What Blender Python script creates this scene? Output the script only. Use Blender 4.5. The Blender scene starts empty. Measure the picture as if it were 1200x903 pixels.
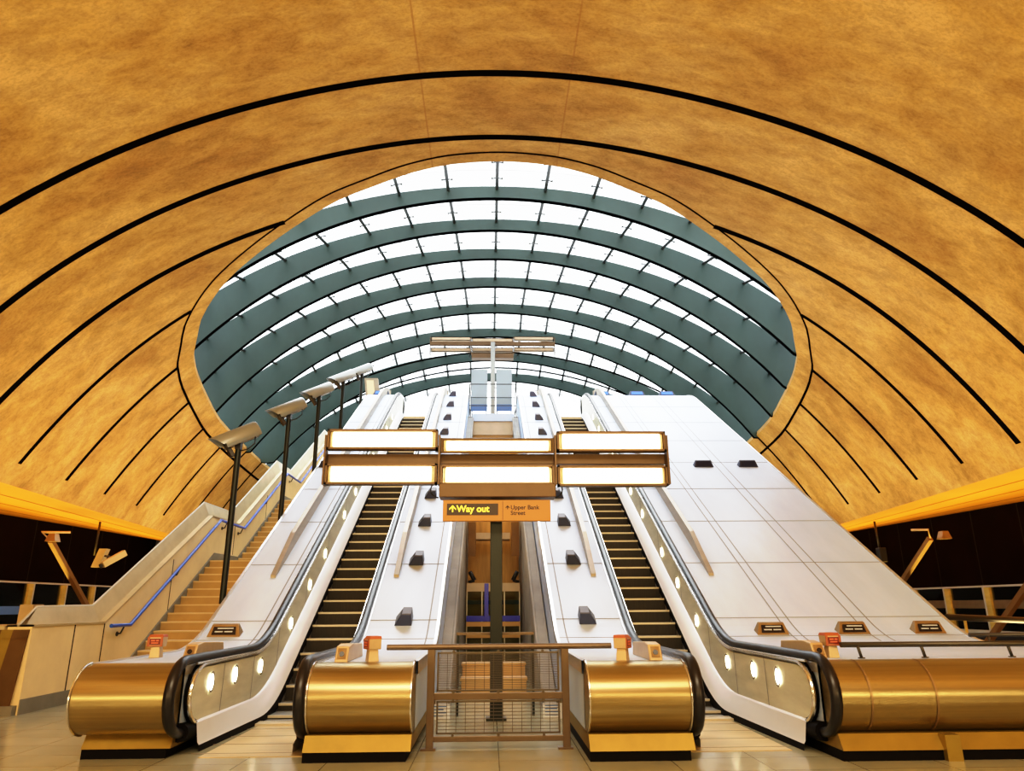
import bpy, bmesh, math, random
from mathutils import Vector, Matrix
random.seed(7)
C = bpy.context.scene.collection
PI = math.pi
T30 = math.tan(PI/6)
YN = 11.7            # where the nose line of the steps meets the floor
ZT = 8.3             # level of the plaza above
EYE = 1.5694

# ------------------------------------------------------------------ helpers
class MB:
    def __init__(s): s.v = []; s.f = []; s.m = []; s.sm = []
    def add(s, vs, fs, mi=0, M=None, smooth=False):
        b = len(s.v)
        for p in vs:
            p = Vector(p)
            s.v.append(M @ p if M is not None else p)
        for f in fs:
            s.f.append([b+i for i in f]); s.m.append(mi); s.sm.append(smooth)
        return s
    def box(s, x0, x1, y0, y1, z0, z1, mi=0, M=None):
        vs = [(x, y, z) for z in (z0, z1) for y in (y0, y1) for x in (x0, x1)]
        return s.add(vs, [(0,2,3,1),(4,5,7,6),(0,1,5,4),(2,6,7,3),(0,4,6,2),(1,3,7,5)], mi, M)
    def frustum(s, b, t, z0, z1, mi=0, M=None):     # b,t = (x0,x1,y0,y1)
        vs = [(b[0],b[2],z0),(b[1],b[2],z0),(b[1],b[3],z0),(b[0],b[3],z0),
              (t[0],t[2],z1),(t[1],t[2],z1),(t[1],t[3],z1),(t[0],t[3],z1)]
        return s.add(vs, [(3,2,1,0),(4,5,6,7),(0,1,5,4),(1,2,6,5),(2,3,7,6),(3,0,4,7)], mi, M)
    def tube(s, path, r, n=10, mi=0, M=None, caps=True, rx=None, side=None):
        path = [Vector(p) for p in path]; N = len(path); vs = []; fs = []
        up = Vector((0,0,1))
        for i, p in enumerate(path):
            t = (path[min(i+1,N-1)] - path[max(i-1,0)]).normalized()
            a = t.cross(up) if side is None else Vector(side)
            if a.length < 1e-3: a = t.cross(Vector((0,1,0)))
            a.normalize(); b = a.cross(t).normalized()
            for k in range(n):
                an = 2*PI*k/n
                vs.append(p + a*math.cos(an)*(rx or r) + b*math.sin(an)*r)
        for i in range(N-1):
            for k in range(n):
                fs.append((i*n+k, i*n+(k+1)%n, (i+1)*n+(k+1)%n, (i+1)*n+k))
        s.add(vs, fs, mi, M, True)
        if caps:
            s.add(vs[:n], [tuple(range(n))], mi, M); s.add(vs[-n:], [tuple(range(n-1,-1,-1))], mi, M)
        return s
    def bar(s, a, b, w, h, mi=0, M=None):           # box-section bar
        a = Vector(a); b = Vector(b); t = (b-a).normalized(); up = Vector((0,0,1))
        x = t.cross(up)
        if x.length < 1e-3: x = Vector((1,0,0))
        x.normalize(); y = x.cross(t).normalized()
        vs = [p + x*i*w/2 + y*j*h/2 for p in (a,b) for i,j in ((-1,-1),(1,-1),(1,1),(-1,1))]
        return s.add(vs, [(3,2,1,0),(4,5,6,7),(0,1,5,4),(1,2,6,5),(2,3,7,6),(3,0,4,7)], mi, M)
    def prismX(s, prof, x0, x1, mi=0, M=None, smooth=False, caps=True):   # prof: list of (y,z) closed
        n = len(prof)
        vs = [(x0,y,z) for y,z in prof] + [(x1,y,z) for y,z in prof]
        s.add(vs, [(i,(i+1)%n,n+(i+1)%n,n+i) for i in range(n)], mi, M, smooth)
        if caps:
            s.add([(x0,y,z) for y,z in prof], [tuple(range(n))], mi, M)
            s.add([(x1,y,z) for y,z in prof], [tuple(range(n-1,-1,-1))], mi, M)
        return s
    def grid(s, rows, mi=0, smooth=True, closed=False):                    # rows of equal-length point lists
        n = len(rows[0]); vs = [p for r in rows for p in r]; fs = []
        for i in range(len(rows)-1):
            for k in range(n if closed else n-1):
                fs.append((i*n+k, i*n+(k+1)%n, (i+1)*n+(k+1)%n, (i+1)*n+k))
        return s.add(vs, fs, mi, None, smooth)

def world_off(o):
    L = Vector((0,0,0))
    while o is not None:
        L += o.location; o = o.parent
    return L
def obj(name, mb, mats, parent=None, bevel=0, recalc=True):
    L = world_off(parent)
    me = bpy.data.meshes.new(name)
    me.from_pydata([tuple(v-L) for v in mb.v], [], mb.f)
    if not isinstance(mats, (list, tuple)): mats = [mats]
    for m in mats: me.materials.append(m)
    for p, mi, sm in zip(me.polygons, mb.m, mb.sm): p.material_index = mi; p.use_smooth = sm
    if recalc:
        bm = bmesh.new(); bm.from_mesh(me)
        bmesh.ops.remove_doubles(bm, verts=bm.verts, dist=1e-5)
        bmesh.ops.recalc_face_normals(bm, faces=bm.faces); bm.to_mesh(me); bm.free()
        a = math.radians(35)
        bm = bmesh.new(); bm.from_mesh(me)
        for e in bm.edges:
            if len(e.link_faces) == 2 and e.calc_face_angle(0) > a: e.smooth = False
        bm.to_mesh(me); bm.free()
    me.update()
    o = bpy.data.objects.new(name, me); C.objects.link(o)
    if parent: o.parent = parent
    if bevel:
        b = o.modifiers.new('bevel', 'BEVEL'); b.width = bevel; b.segments = 2; b.limit_method = 'ANGLE'; b.angle_limit = math.radians(40)
    return o
def thing(name, label, cat, loc=(0,0,0), rot=(0,0,0), group=None):
    o = bpy.data.objects.new(name, None); C.objects.link(o); o.empty_display_size = .2
    o.location = loc; o.rotation_euler = rot
    o['label'] = label; o['category'] = cat
    if group: o['group'] = group
    return o
def tag(o, label, cat, group=None):
    o['label'] = label; o['category'] = cat
    if group: o['group'] = group
    return o
def struct(name, mb, m, **k):
    o = obj(name, mb, m, **k); o['kind'] = 'structure'; return o
def dup(root, loc, rot=None, label=None, group=None):
    r = root.copy(); C.objects.link(r); r.location = loc
    if rot is not None: r.rotation_euler = rot
    if label: r['label'] = label
    if group: r['group'] = group
    for ch in list(root.children):
        c = ch.copy(); C.objects.link(c); c.parent = r
        for g in list(ch.children):
            d = g.copy(); C.objects.link(d); d.parent = c
    return r

# ------------------------------------------------------------------ materials
def mat(name, col, rough=.5, metal=0, emit=None, es=0, noise=None, bump=0, scale=(1,1,1), alpha=None, spec=None, coat=0):
    m = bpy.data.materials.new(name); m.use_nodes = True; nt = m.node_tree; N = nt.nodes; Lk = nt.links
    p = N['Principled BSDF']
    p.inputs['Base Color'].default_value = (*col, 1); p.inputs['Roughness'].default_value = rough; p.inputs['Metallic'].default_value = metal
    if spec is not None: p.inputs['Specular IOR Level'].default_value = spec
    if coat: p.inputs['Coat Weight'].default_value = coat; p.inputs['Coat Roughness'].default_value = .1
    if emit: p.inputs['Emission Color'].default_value = (*emit, 1); p.inputs['Emission Strength'].default_value = es
    if noise or bump:
        tc = N.new('ShaderNodeTexCoord'); mp = N.new('ShaderNodeMapping'); mp.inputs['Scale'].default_value = scale
        g = N.new('ShaderNodeNewGeometry')
        Lk.new(g.outputs['Position'], mp.inputs['Vector'])
        nz = N.new('ShaderNodeTexNoise'); nz.inputs['Scale'].default_value = 1; nz.inputs['Detail'].default_value = 6; nz.inputs['Roughness'].default_value = .6
        Lk.new(mp.outputs['Vector'], nz.inputs['Vector'])
        if noise:
            r = N.new('ShaderNodeValToRGB'); r.color_ramp.elements[0].position = .3; r.color_ramp.elements[1].position = .7
            r.color_ramp.elements[0].color = (*[c*(1-noise) for c in col], 1); r.color_ramp.elements[1].color = (*[min(1,c*(1+noise)) for c in col], 1)
            Lk.new(nz.outputs['Fac'], r.inputs['Fac']); Lk.new(r.outputs['Color'], p.inputs['Base Color'])
        if bump:
            b = N.new('ShaderNodeBump'); b.inputs['Strength'].default_value = bump; b.inputs['Distance'].default_value = .02
            Lk.new(nz.outputs['Fac'], b.inputs['Height']); Lk.new(b.outputs['Normal'], p.inputs['Normal'])
    return m

def vault_concrete():
    m = bpy.data.materials.new('vault_concrete'); m.use_nodes = True; nt = m.node_tree; N = nt.nodes; Lk = nt.links
    p = N['Principled BSDF']; p.inputs['Roughness'].default_value = .85
    g = N.new('ShaderNodeNewGeometry')
    def noise(sc, det, ro):
        mp = N.new('ShaderNodeMapping'); mp.inputs['Scale'].default_value = sc
        Lk.new(g.outputs['Position'], mp.inputs['Vector'])
        n = N.new('ShaderNodeTexNoise'); n.inputs['Scale'].default_value = 1; n.inputs['Detail'].default_value = det; n.inputs['Roughness'].default_value = ro
        n.inputs['Distortion'].default_value = .4
        Lk.new(mp.outputs['Vector'], n.inputs['Vector']); return n
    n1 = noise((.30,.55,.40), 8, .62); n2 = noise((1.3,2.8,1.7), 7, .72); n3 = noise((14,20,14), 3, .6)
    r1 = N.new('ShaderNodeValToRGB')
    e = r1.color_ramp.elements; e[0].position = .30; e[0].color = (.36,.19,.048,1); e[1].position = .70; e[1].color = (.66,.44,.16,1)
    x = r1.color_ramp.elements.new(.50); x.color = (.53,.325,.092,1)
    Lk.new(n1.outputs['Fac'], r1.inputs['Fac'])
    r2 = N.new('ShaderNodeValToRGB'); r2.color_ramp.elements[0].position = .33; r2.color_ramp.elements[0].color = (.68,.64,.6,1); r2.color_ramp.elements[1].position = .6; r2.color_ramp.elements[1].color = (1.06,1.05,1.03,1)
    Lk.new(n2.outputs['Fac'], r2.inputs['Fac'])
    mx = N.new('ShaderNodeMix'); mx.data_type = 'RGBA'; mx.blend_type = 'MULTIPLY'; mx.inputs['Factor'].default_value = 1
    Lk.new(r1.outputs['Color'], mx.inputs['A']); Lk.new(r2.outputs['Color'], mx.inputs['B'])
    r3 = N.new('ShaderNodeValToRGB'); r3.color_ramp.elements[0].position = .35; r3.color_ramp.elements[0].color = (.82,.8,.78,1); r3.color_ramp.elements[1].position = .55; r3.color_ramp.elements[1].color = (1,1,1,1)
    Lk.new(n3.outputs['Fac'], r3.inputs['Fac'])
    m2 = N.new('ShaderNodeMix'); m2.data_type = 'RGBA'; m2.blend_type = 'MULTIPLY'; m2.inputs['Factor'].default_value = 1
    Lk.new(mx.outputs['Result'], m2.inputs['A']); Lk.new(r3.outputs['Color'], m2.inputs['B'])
    # faint pour joints running along the vault
    sx = N.new('ShaderNodeSeparateXYZ'); Lk.new(g.outputs['Position'], sx.inputs['Vector'])
    ab = N.new('ShaderNodeMath'); ab.operation = 'ABSOLUTE'; Lk.new(sx.outputs['X'], ab.inputs[0])
    sb = N.new('ShaderNodeMath'); sb.operation = 'SUBTRACT'; sb.inputs[1].default_value = 1.72; Lk.new(ab.outputs[0], sb.inputs[0])
    a2 = N.new('ShaderNodeMath'); a2.operation = 'ABSOLUTE'; Lk.new(sb.outputs[0], a2.inputs[0])
    lt = N.new('ShaderNodeMath'); lt.operation = 'LESS_THAN'; lt.inputs[1].default_value = .02; Lk.new(a2.outputs[0], lt.inputs[0])
    f = N.new('ShaderNodeMath'); f.operation = 'MULTIPLY'; Lk.new(lt.outputs[0], f.inputs[0]); Lk.new(n2.outputs['Fac'], f.inputs[1])
    m3 = N.new('ShaderNodeMix'); m3.data_type = 'RGBA'; m3.inputs['B'].default_value = (.30,.14,.04,1)
    Lk.new(f.outputs[0], m3.inputs['Factor']); Lk.new(m2.outputs['Result'], m3.inputs['A'])
    Lk.new(m3.outputs['Result'], p.inputs['Base Color'])
    b = N.new('ShaderNodeBump'); b.inputs['Strength'].default_value = .35; b.inputs['Distance'].default_value = .03
    Lk.new(n2.outputs['Fac'], b.inputs['Height']); Lk.new(b.outputs['Normal'], p.inputs['Normal'])
    return m

def tile_floor(name, col, sx, sy):
    m = bpy.data.materials.new(name); m.use_nodes = True; nt = m.node_tree; N = nt.nodes; Lk = nt.links
    p = N['Principled BSDF']
    g = N.new('ShaderNodeNewGeometry')
    br = N.new('ShaderNodeTexBrick'); br.offset = 0; br.inputs['Scale'].default_value = 1
    br.inputs['Mortar Size'].default_value = .006; br.inputs['Brick Width'].default_value = sx; br.inputs['Row Height'].default_value = sy
    br.inputs['Color1'].default_value = (*col,1); br.inputs['Color2'].default_value = (*[c*.9 for c in col],1); br.inputs['Mortar'].default_value = (*[c*.45 for c in col],1)
    Lk.new(g.outputs['Position'], br.inputs['Vector'])
    nz = N.new('ShaderNodeTexNoise'); nz.inputs['Scale'].default_value = 1.6; nz.inputs['Detail'].default_value = 5
    Lk.new(g.outputs['Position'], nz.inputs['Vector'])
    r = N.new('ShaderNodeValToRGB'); r.color_ramp.elements[0].position = .35; r.color_ramp.elements[0].color = (.93,.93,.93,1); r.color_ramp.elements[1].position = .65; r.color_ramp.elements[1].color = (1.05,1.05,1.05,1)
    Lk.new(nz.outputs['Fac'], r.inputs['Fac'])
    mx = N.new('ShaderNodeMix'); mx.data_type = 'RGBA'; mx.blend_type = 'MULTIPLY'; mx.inputs['Factor'].default_value = 1
    Lk.new(br.outputs['Color'], mx.inputs['A']); Lk.new(r.outputs['Color'], mx.inputs['B'])
    Lk.new(mx.outputs['Result'], p.inputs['Base Color'])
    rr = N.new('ShaderNodeMath'); rr.operation = 'MULTIPLY_ADD'; rr.inputs[1].default_value = .10; rr.inputs[2].default_value = .15
    Lk.new(nz.outputs['Fac'], rr.inputs[0]); Lk.new(rr.outputs[0], p.inputs['Roughness'])
    return m

def brushed(name, col, rough, metal, scale, noise=.12):
    m = mat(name, col, rough, metal, noise=noise, bump=.04, scale=scale)
    m.node_tree.nodes['Principled BSDF'].inputs['Anisotropic'].default_value = .4
    return m

def glass_mat(name, tint, refl):
    m = bpy.data.materials.new(name); m.use_nodes = True; nt = m.node_tree; N = nt.nodes; Lk = nt.links
    N.remove(N['Principled BSDF'])
    t = N.new('ShaderNodeBsdfTransparent'); t.inputs['Color'].default_value = (*tint,1)
    gl = N.new('ShaderNodeBsdfGlossy'); gl.inputs['Roughness'].default_value = .03
    fr = N.new('ShaderNodeFresnel'); fr.inputs['IOR'].default_value = 1.45
    ml = N.new('ShaderNodeMath'); ml.operation = 'MULTIPLY'; ml.inputs[1].default_value = refl; Lk.new(fr.outputs[0], ml.inputs[0])
    mx = N.new('ShaderNodeMixShader'); Lk.new(ml.outputs[0], mx.inputs[0]); Lk.new(t.outputs[0], mx.inputs[1]); Lk.new(gl.outputs[0], mx.inputs[2])
    Lk.new(mx.outputs[0], N['Material Output'].inputs['Surface'])
    return m

M = {}
M['vault'] = vault_concrete()
M['groove'] = mat('groove_black', (.003,.0025,.002), .9, spec=.0)
M['rimband'] = mat('rim_concrete', (.62,.37,.12), .8, noise=.2, scale=(1,1,1))
M['soffit'] = mat('soffit_plaster', (.80,.36,.045), .7, noise=.08, scale=(.4,.4,.4))
M['soffit_line'] = mat('soffit_line', (.30,.12,.01), .8)
M['floor'] = tile_floor('floor_stone', (.40,.39,.27), .9, .6)
M['plaza'] = tile_floor('plaza_stone', (.45,.43,.40), 1.0, 1.0)
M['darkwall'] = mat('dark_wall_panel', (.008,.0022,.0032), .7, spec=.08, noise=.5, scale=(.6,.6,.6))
M['seam'] = mat('dark_seam', (.01,.006,.005), .8)
M['warmwall'] = mat('warm_wall', (.35,.2,.06), .7, noise=.15, scale=(.5,.5,.5))
M['steel'] = brushed('brushed_steel', (.57,.71,.97), .48, .05, (2.2,.5,.5), .06)
M['drum'] = brushed('drum_steel', (.40,.32,.16), .30, .9, (.4,14,30), .14)
M['sidesteel'] = brushed('side_steel', (.62,.62,.62), .3, .75, (.3,2,12))
M['panel'] = brushed('balustrade_steel', (.68,.70,.58), .36, .2, (2,1.2,6), .14)
M['deckstrip'] = brushed('inner_deck_steel', (.72,.72,.74), .40, .25, (2,.6,.6), .06)
M['trimsteel'] = mat('trim_steel', (.75,.74,.72), .2, .9)
M['brass'] = brushed('plinth_brass', (.32,.22,.045), .42, .6, (3,3,3))
M['black'] = mat('black_base', (.004,.003,.003), .6, spec=.1)
M['rubber'] = mat('handrail_rubber', (.010,.010,.012), .32, spec=.5)
M['riser'] = mat('step_riser', (.030,.026,.018), .55, .3, noise=.2, scale=(40,4,4))
M['nosing'] = mat('step_nosing', (.62,.56,.42), .4, .3)
M['tread'] = mat('step_tread', (.20,.19,.16), .5, .5)
M['combplate'] = brushed('comb_plate', (.60,.44,.20), .42, .6, (1,8,1))
M['seamline'] = mat('panel_seam', (.24,.25,.29), .6)
M['lightglow'] = mat('marker_glow', (1,.9,.7), .5, emit=(1,.86,.62), es=9)
M['fin'] = brushed('fin_steel', (.36,.31,.23), .4, .3, (2,1,6))
M['bronze'] = brushed('bronze', (.33,.23,.12), .4, .7, (3,3,3))
M['darkbronze'] = brushed('dark_bronze', (.15,.085,.03), .4, .6, (3,3,3))
M['signblack'] = mat('sign_face_black', (.012,.012,.018), .25)
M['signline'] = mat('sign_line', (.55,.6,.62), .5)
M['signblue'] = mat('sign_face_blue', (.03,.12,.55), .3, emit=(.05,.2,.9), es=.5)
M['signnavy'] = mat('sign_face_navy', (.010,.018,.06), .35)
M['wedge'] = mat('wedge_dark', (.032,.042,.085), .4)
M['wedgetop'] = mat('wedge_top', (.11,.11,.14), .5)
M['beige'] = mat('beige_metal', (.62,.46,.26), .4, .5, noise=.1, scale=(4,4,4))
M['redcap'] = mat('red_cap', (.42,.11,.045), .45)
M['redface'] = mat('red_face', (.09,.008,.006), .3, emit=(.6,.03,.01), es=.15)
M['redglyph'] = mat('red_glyph', (.6,.12,.05), .4, emit=(1,.2,.05), es=.15)
M['concrete'] = mat('grey_concrete', (.33,.32,.29), .8, noise=.16, bump=.1, scale=(1.5,1.5,1.5))
M['stairwall'] = mat('stair_wall_concrete', (.86,.68,.36), .75, noise=.10, bump=.1, scale=(1.2,1.2,1.2))
M['stairstone'] = mat('stair_tread_stone', (.72,.55,.30), .7, noise=.1, scale=(2,2,2))
M['stairriser'] = mat('stair_riser_stone', (.50,.33,.14), .75, noise=.12, scale=(2,2,2))
M['skirt'] = mat('stair_skirt', (.22,.21,.17), .7, noise=.15, scale=(2,2,2))
M['bluerail'] = mat('blue_handrail', (.02,.10,.62), .28)
M['coping'] = mat('coping_metal', (.58,.48,.28), .4, .3, noise=.12, scale=(2,2,2))
M['upglass'] = glass_mat('upstand_glass', (.72,.70,.52), 1.0)
M['postgrey'] = mat('dark_pole', (.018,.024,.021), .4, .5)
M['polesteel'] = mat('pole_steel', (.30,.30,.28), .35, .7)
M['hood'] = mat('lamp_hood_steel', (.34,.37,.37), .35, .5)
M['lampdark'] = mat('lamp_dark', (.03,.03,.032), .4, .3)
M['housing'] = mat('lamp_housing', (.13,.08,.04), .45, .4, noise=.1, scale=(3,3,3))
M['reflector'] = mat('lamp_reflector', (.9,.72,.42), .3, .3)
M['tube'] = mat('lamp_tube', (1,.9,.75), .4, emit=(1,.80,.52), es=5)
M['signorange'] = mat('sign_orange', (.50,.235,.05), .5, emit=(.78,.30,.04), es=.04)
M['signbrown'] = mat('sign_brown', (.035,.017,.008), .45)
M['signyellow'] = mat('sign_yellow', (.95,.80,.05), .4, emit=(1,.85,.08), es=.8)
M['signtext'] = mat('sign_text_dark', (.025,.014,.008), .5)
M['gate'] = brushed('gate_metal', (.17,.125,.085), .38, .6, (3,3,3))
M['wire'] = mat('gate_wire', (.12,.10,.075), .4, .6)
M['rib'] = mat('canopy_rib', (.030,.062,.060), .5, .1, noise=.18, scale=(.7,.7,.35))
M['flange'] = mat('rib_flange', (.002,.0025,.003), .9, spec=0)
M['mullion'] = mat('canopy_mullion', (.05,.06,.065), .4, .4)
M['cglass'] = glass_mat('canopy_glass', (.985,.99,.99), .5)
M['joint'] = mat('glass_joint', (.35,.33,.32), .5)
M['rail'] = mat('dark_rail', (.07,.062,.045), .3, .6)
M['screenglass'] = glass_mat('screen_glass', (.62,.66,.55), 1.0)
M['yellowpost'] = mat('yellow_post', (.72,.52,.12), .45, .2, noise=.25, scale=(1,1,3))
M['whitepost'] = mat('pale_post', (.62,.60,.50), .4, .2)
M['propmat'] = mat('orange_prop', (.24,.12,.025), .5, noise=.15, scale=(2,2,2))
M['cctv'] = mat('cream_camera', (.62,.50,.26), .45)
M['notice'] = mat('notice_face', (.72,.76,.80), .4)
M['noticeblue'] = mat('notice_blue', (.10,.20,.45), .4)
M['liftblue'] = mat('blue_band', (.012,.025,.42), .3, emit=(.01,.03,.5), es=.08)
M['wood'] = mat('warm_wood', (.42,.24,.07), .55, noise=.3, scale=(6,6,.7))
M['woodlight'] = mat('pale_wood', (.78,.50,.22), .5, noise=.1, scale=(1,6,1))
M['palefascia'] = mat('pale_fascia', (.62,.50,.36), .5, noise=.1, scale=(2,2,2))
M['frost'] = mat('frosted_glass', (.34,.42,.48), .5)
M['tower'] = mat('tower_pale', (.72,.75,.79), .6)
M['towerwin'] = mat('tower_window', (.45,.50,.56), .3)

# ------------------------------------------------------------------ paths
def zb(Y):
    a, b = 11.1, 12.3; YT = YN + ZT/T30; a2, b2 = YT-1, YT+1
    if Y < a: return 0.
    if Y < b: return T30*(Y-a)**2/(2*(b-a))
    if Y < a2: return T30*(Y-YN)
    if Y < b2: return ZT - T30*(b2-Y)**2/(2*(b2-a2))
    return ZT
YTOP = YN + ZT/T30           # 26.08
def ys(y0, y1):
    s = [y0]
    for k in range(9): s.append(11.1 + k*.15)
    for k in range(9): s.append(YTOP-1 + k*.25)
    s.append(y1)
    return sorted(set([round(y,4) for y in s if y0 <= y <= y1]))

# ------------------------------------------------------------------ vault
W = 14.; VC = .2
U = [0,.25,.43,.5,.6,.7,.76,.815,.91,1.0,1.045]
Zu = [.835,.812,.765,.725,.675,.61,.57,.525,.42,.265,.205]
RU = [0,.09,.17,.26,.33,.42,.52,.59,.63,.685,.715,.745,.768,.79,.81,.82,.829,.835]
RY = [17.34,17.4,17.6,18.0,18.3,18.95,19.76,20.4,20.9,21.85,22.7,23.6,24.9,26.8,29.,31.5,34.7,38.]
def cinterp(x, X, Yv):      # smooth monotone cubic
    n = len(X)
    if x <= X[0]: return Yv[0]
    if x >= X[-1]: return Yv[-1] + (x-X[-1])*(Yv[-1]-Yv[-2])/(X[-1]-X[-2])
    i = max(k for k in range(n-1) if X[k] <= x)
    d = [(Yv[k+1]-Yv[k])/(X[k+1]-X[k]) for k in range(n-1)]
    def tg(k):
        if k == 0: return 0 if Yv is not None else d[0]
        if k == n-1: return d[-1]
        if d[k-1]*d[k] <= 0: return 0
        return 2*d[k-1]*d[k]/(d[k-1]+d[k])
    h = X[i+1]-X[i]; t = (x-X[i])/h
    return ((2*t**3-3*t*t+1)*Yv[i] + (t**3-2*t*t+t)*h*tg(i) + (-2*t**3+3*t*t)*Yv[i+1] + (t**3-t*t)*h*tg(i+1))
PC = [0.83831, -0.4669, 0.21159, -0.44927, 0.15088]
def zv(X, Y):
    u = abs(X-VC)/W; z = sum(c*u**(2*i) for i, c in enumerate(PC))
    z += -(0.035*(Y/W-1.3))*min(1,max(0,(u-.7)/.3)) + .02*(min(Y/W,1.4)-1.2)*max(0,1-u)
    return EYE + W*z
RU += [.838]; RY += [42.]
def yrim(u): return 42. if u >= .838 else min(42., cinterp(u, RU, RY))
YB = -9.
us = sorted(set([round(i*.02,4) for i in range(0,52)] + RU + [.8,.805,.815,.825,.832]))
us = [u for u in us if u <= 1.02]
xs = [VC - W*u for u in reversed(us)] + [VC + W*u for u in us[1:]]
rows = []
for x in xs:
    ye = yrim(abs(x-VC)/W); r = []
    for k in range(57):
        t = k/56; y = YB + (ye-YB)*t
        r.append((x, y, zv(x,y)))
    rows.append(r)
mb = MB().grid(rows)
struct('ceiling', mb, M['vault'])
# upstand of the rim (shell thickness)
rim = [(x, yrim(abs(x-VC)/W)) for x in xs if abs(x-VC)/W < .8385]
mb = MB(); mb.grid([[(x,y,zv(x,y)) for x,y in rim], [(x*1.0+(0 if abs(x)<6 else .04*(1 if x>0 else -1)), y+.12, zv(x,y)+.16) for x,y in rim]])
struct('trim_1', mb, M['rimband'])
# rim groove
def offs(pts, d):
    out = []
    for i in range(len(pts)):
        a = Vector(pts[max(i-1,0)]); b = Vector(pts[min(i+1,len(pts)-1)]); t = (b-a).normalized()
        out.append((pts[i][0]+t.y*d, pts[i][1]-t.x*d))
    return out
def groove_between(A, B, name):
    mb = MB()
    rows = [[(x,y,zv(x,y)-h) for (x,y) in L] for L,h in ((A,-.02),(A,.012),(B,.012),(B,-.02))]
    mb.grid(rows); return struct(name, mb, M['groove'])
A = offs(rim, .42); B = offs(rim, .48)
# (rim runs left to right; the inward-hall side is -Y / outwards)
groove_between(A, B, 'trim_2')
n = 3
GY = [.984*W + .174*W*k for k in range(0,10)]
for k, gy in enumerate(GY):
    w = .10 if k < 3 else .075
    def rng(side):
        # u range in which this groove exists
        lo = 0.
        if gy > 17.0:
            for q in range(0, 840):
                u = q/1000.
                if yrim(u) > gy and min(math.hypot(VC+W*u-a, gy-b) for a, b in rim if a > VC) > .45: lo = u; break
        hi = .995 if k > 0 else 1.015
        return lo, hi
    for side in (-1, 1):
        lo, hi = rng(side)
        if lo > .84: continue
        if lo == 0. and side == 1: continue
        X = [VC + side*W*(lo+(hi-lo)*q/60) for q in range(61)]
        if lo == 0.: X = [VC - W*hi + 2*W*hi*q/120 for q in range(121)]
        groove_between([(x,gy-w) for x in X], [(x,gy+w) for x in X], 'trim_%d' % n); n += 1
# soffits and side walls
XS_ = 1.02*W
for s, nm in ((-1,'left'), (1,'right')):
    Ys = [YB + (42-YB)*k/40 for k in range(41)]
    xe = VC + s*XS_; xw = s*18.6
    mb = MB()
    def zw(y): return 4.95 + .012*(y-27)
    mb.grid([[(xe + (xw-xe)*t, y, zv(xe,y)*(1-t) + zw(y)*t + .0) for y in Ys] for t in (0,.25,.5,.75,1)])
    o = struct('ceiling_%s' % nm, mb, M['soffit'])
    mb = MB()
    for t in (.25,.5,.75):
        mb.grid([[(xe+(xw-xe)*(t+d), y, zv(xe,y)*(1-t-d)+zw(y)*(t+d)-.006) for y in Ys] for d in (0,.016)])
    struct('trim_%d' % n, mb, M['soffit_line']); n += 1
    mb = MB().box(min(xw,xw+s*.3), max(xw,xw+s*.3), YB, 42, 0, 5.4)
    y = -6
    while y < 42:
        mb.box(min(xw-s*.012,xw), max(xw-s*.012,xw), y, y+.05, 0, 5, 1); y += 2.6
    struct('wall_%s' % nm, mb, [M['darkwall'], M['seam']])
struct('floor', MB().box(-19, 19, YB, 42, -.3, 0), M['floor'])
mb = MB().box(-19, 19, YB-.3, YB, 0, 14.); struct('wall_rear', mb, M['warmwall'])
mb = MB().box(-19, 19, 41.4, 41.8, 0, 7.8); struct('wall_back', mb, M['concrete'])
# plaza slab above
mb = MB().box(-7.7, 7.45, 33.1, 41.4, ZT-.45, ZT).box(-16, 16, 41.4, 60, ZT-.45, ZT)
struct('floor_plaza', mb, M['plaza'])
# kerb on which the canopy stands
mb = MB()
for s in (-1,1):
    L = [(x,y) for x,y in rim if (x-VC)*s > 0 and abs(x-VC)/W > .80]
    if s > 0: pass
    mb.grid([[(x + s*.03, y+.13, zv(x,y)+.10) for x,y in L], [(x + s*.55, y+.2, 8.55) for x,y in L], [(x + s*1.2, y+.2, 8.55) for x,y in L]], smooth=False)
struct('trim_%d' % n, mb, M['palefascia']); n += 1

# ------------------------------------------------------------------ glass canopy
can = thing('glass_canopy', 'egg-shaped glass canopy on deep grey-green arched ribs over the escalators', 'canopy', (0.1,26,ZT))
RYs = [21.08+2.436*k for k in range(8)]
RZ = [14.43,14.60,14.68,14.60,14.42,14.16,13.76,13.42]
RR = [13.55,13.85,14.05,14.1,14.1,14.0,13.8,13.6]
def cprof(Y):      # apex z (inner) and radius at any Y
    if Y <= RYs[0]: return RZ[0] - (RYs[0]-Y)*.13, RR[0]
    if Y >= RYs[-1]: return RZ[-1] - (Y-RYs[-1])*.2, RR[-1]
    k = min(int((Y-RYs[0])/2.436), 6); t = (Y-RYs[k])/2.436
    return RZ[k]*(1-t)+RZ[k+1]*t, RR[k]*(1-t)+RR[k+1]*t
def depth(X): return .42 + .88*min(1.1,(abs(X)/10.5)**1.8)
def inner(X, Y):
    z, R = cprof(Y); return z - (R - math.sqrt(max(.01, R*R - X*X)))
def outer(X, Y):
    # rib depth measured square to the arch
    z, R = cprof(Y); nx = X/R; nz = math.sqrt(max(.0, 1-nx*nx)); d = depth(X)
    return X + nx*d, inner(X,Y) + nz*d
CX0 = .1
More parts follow.
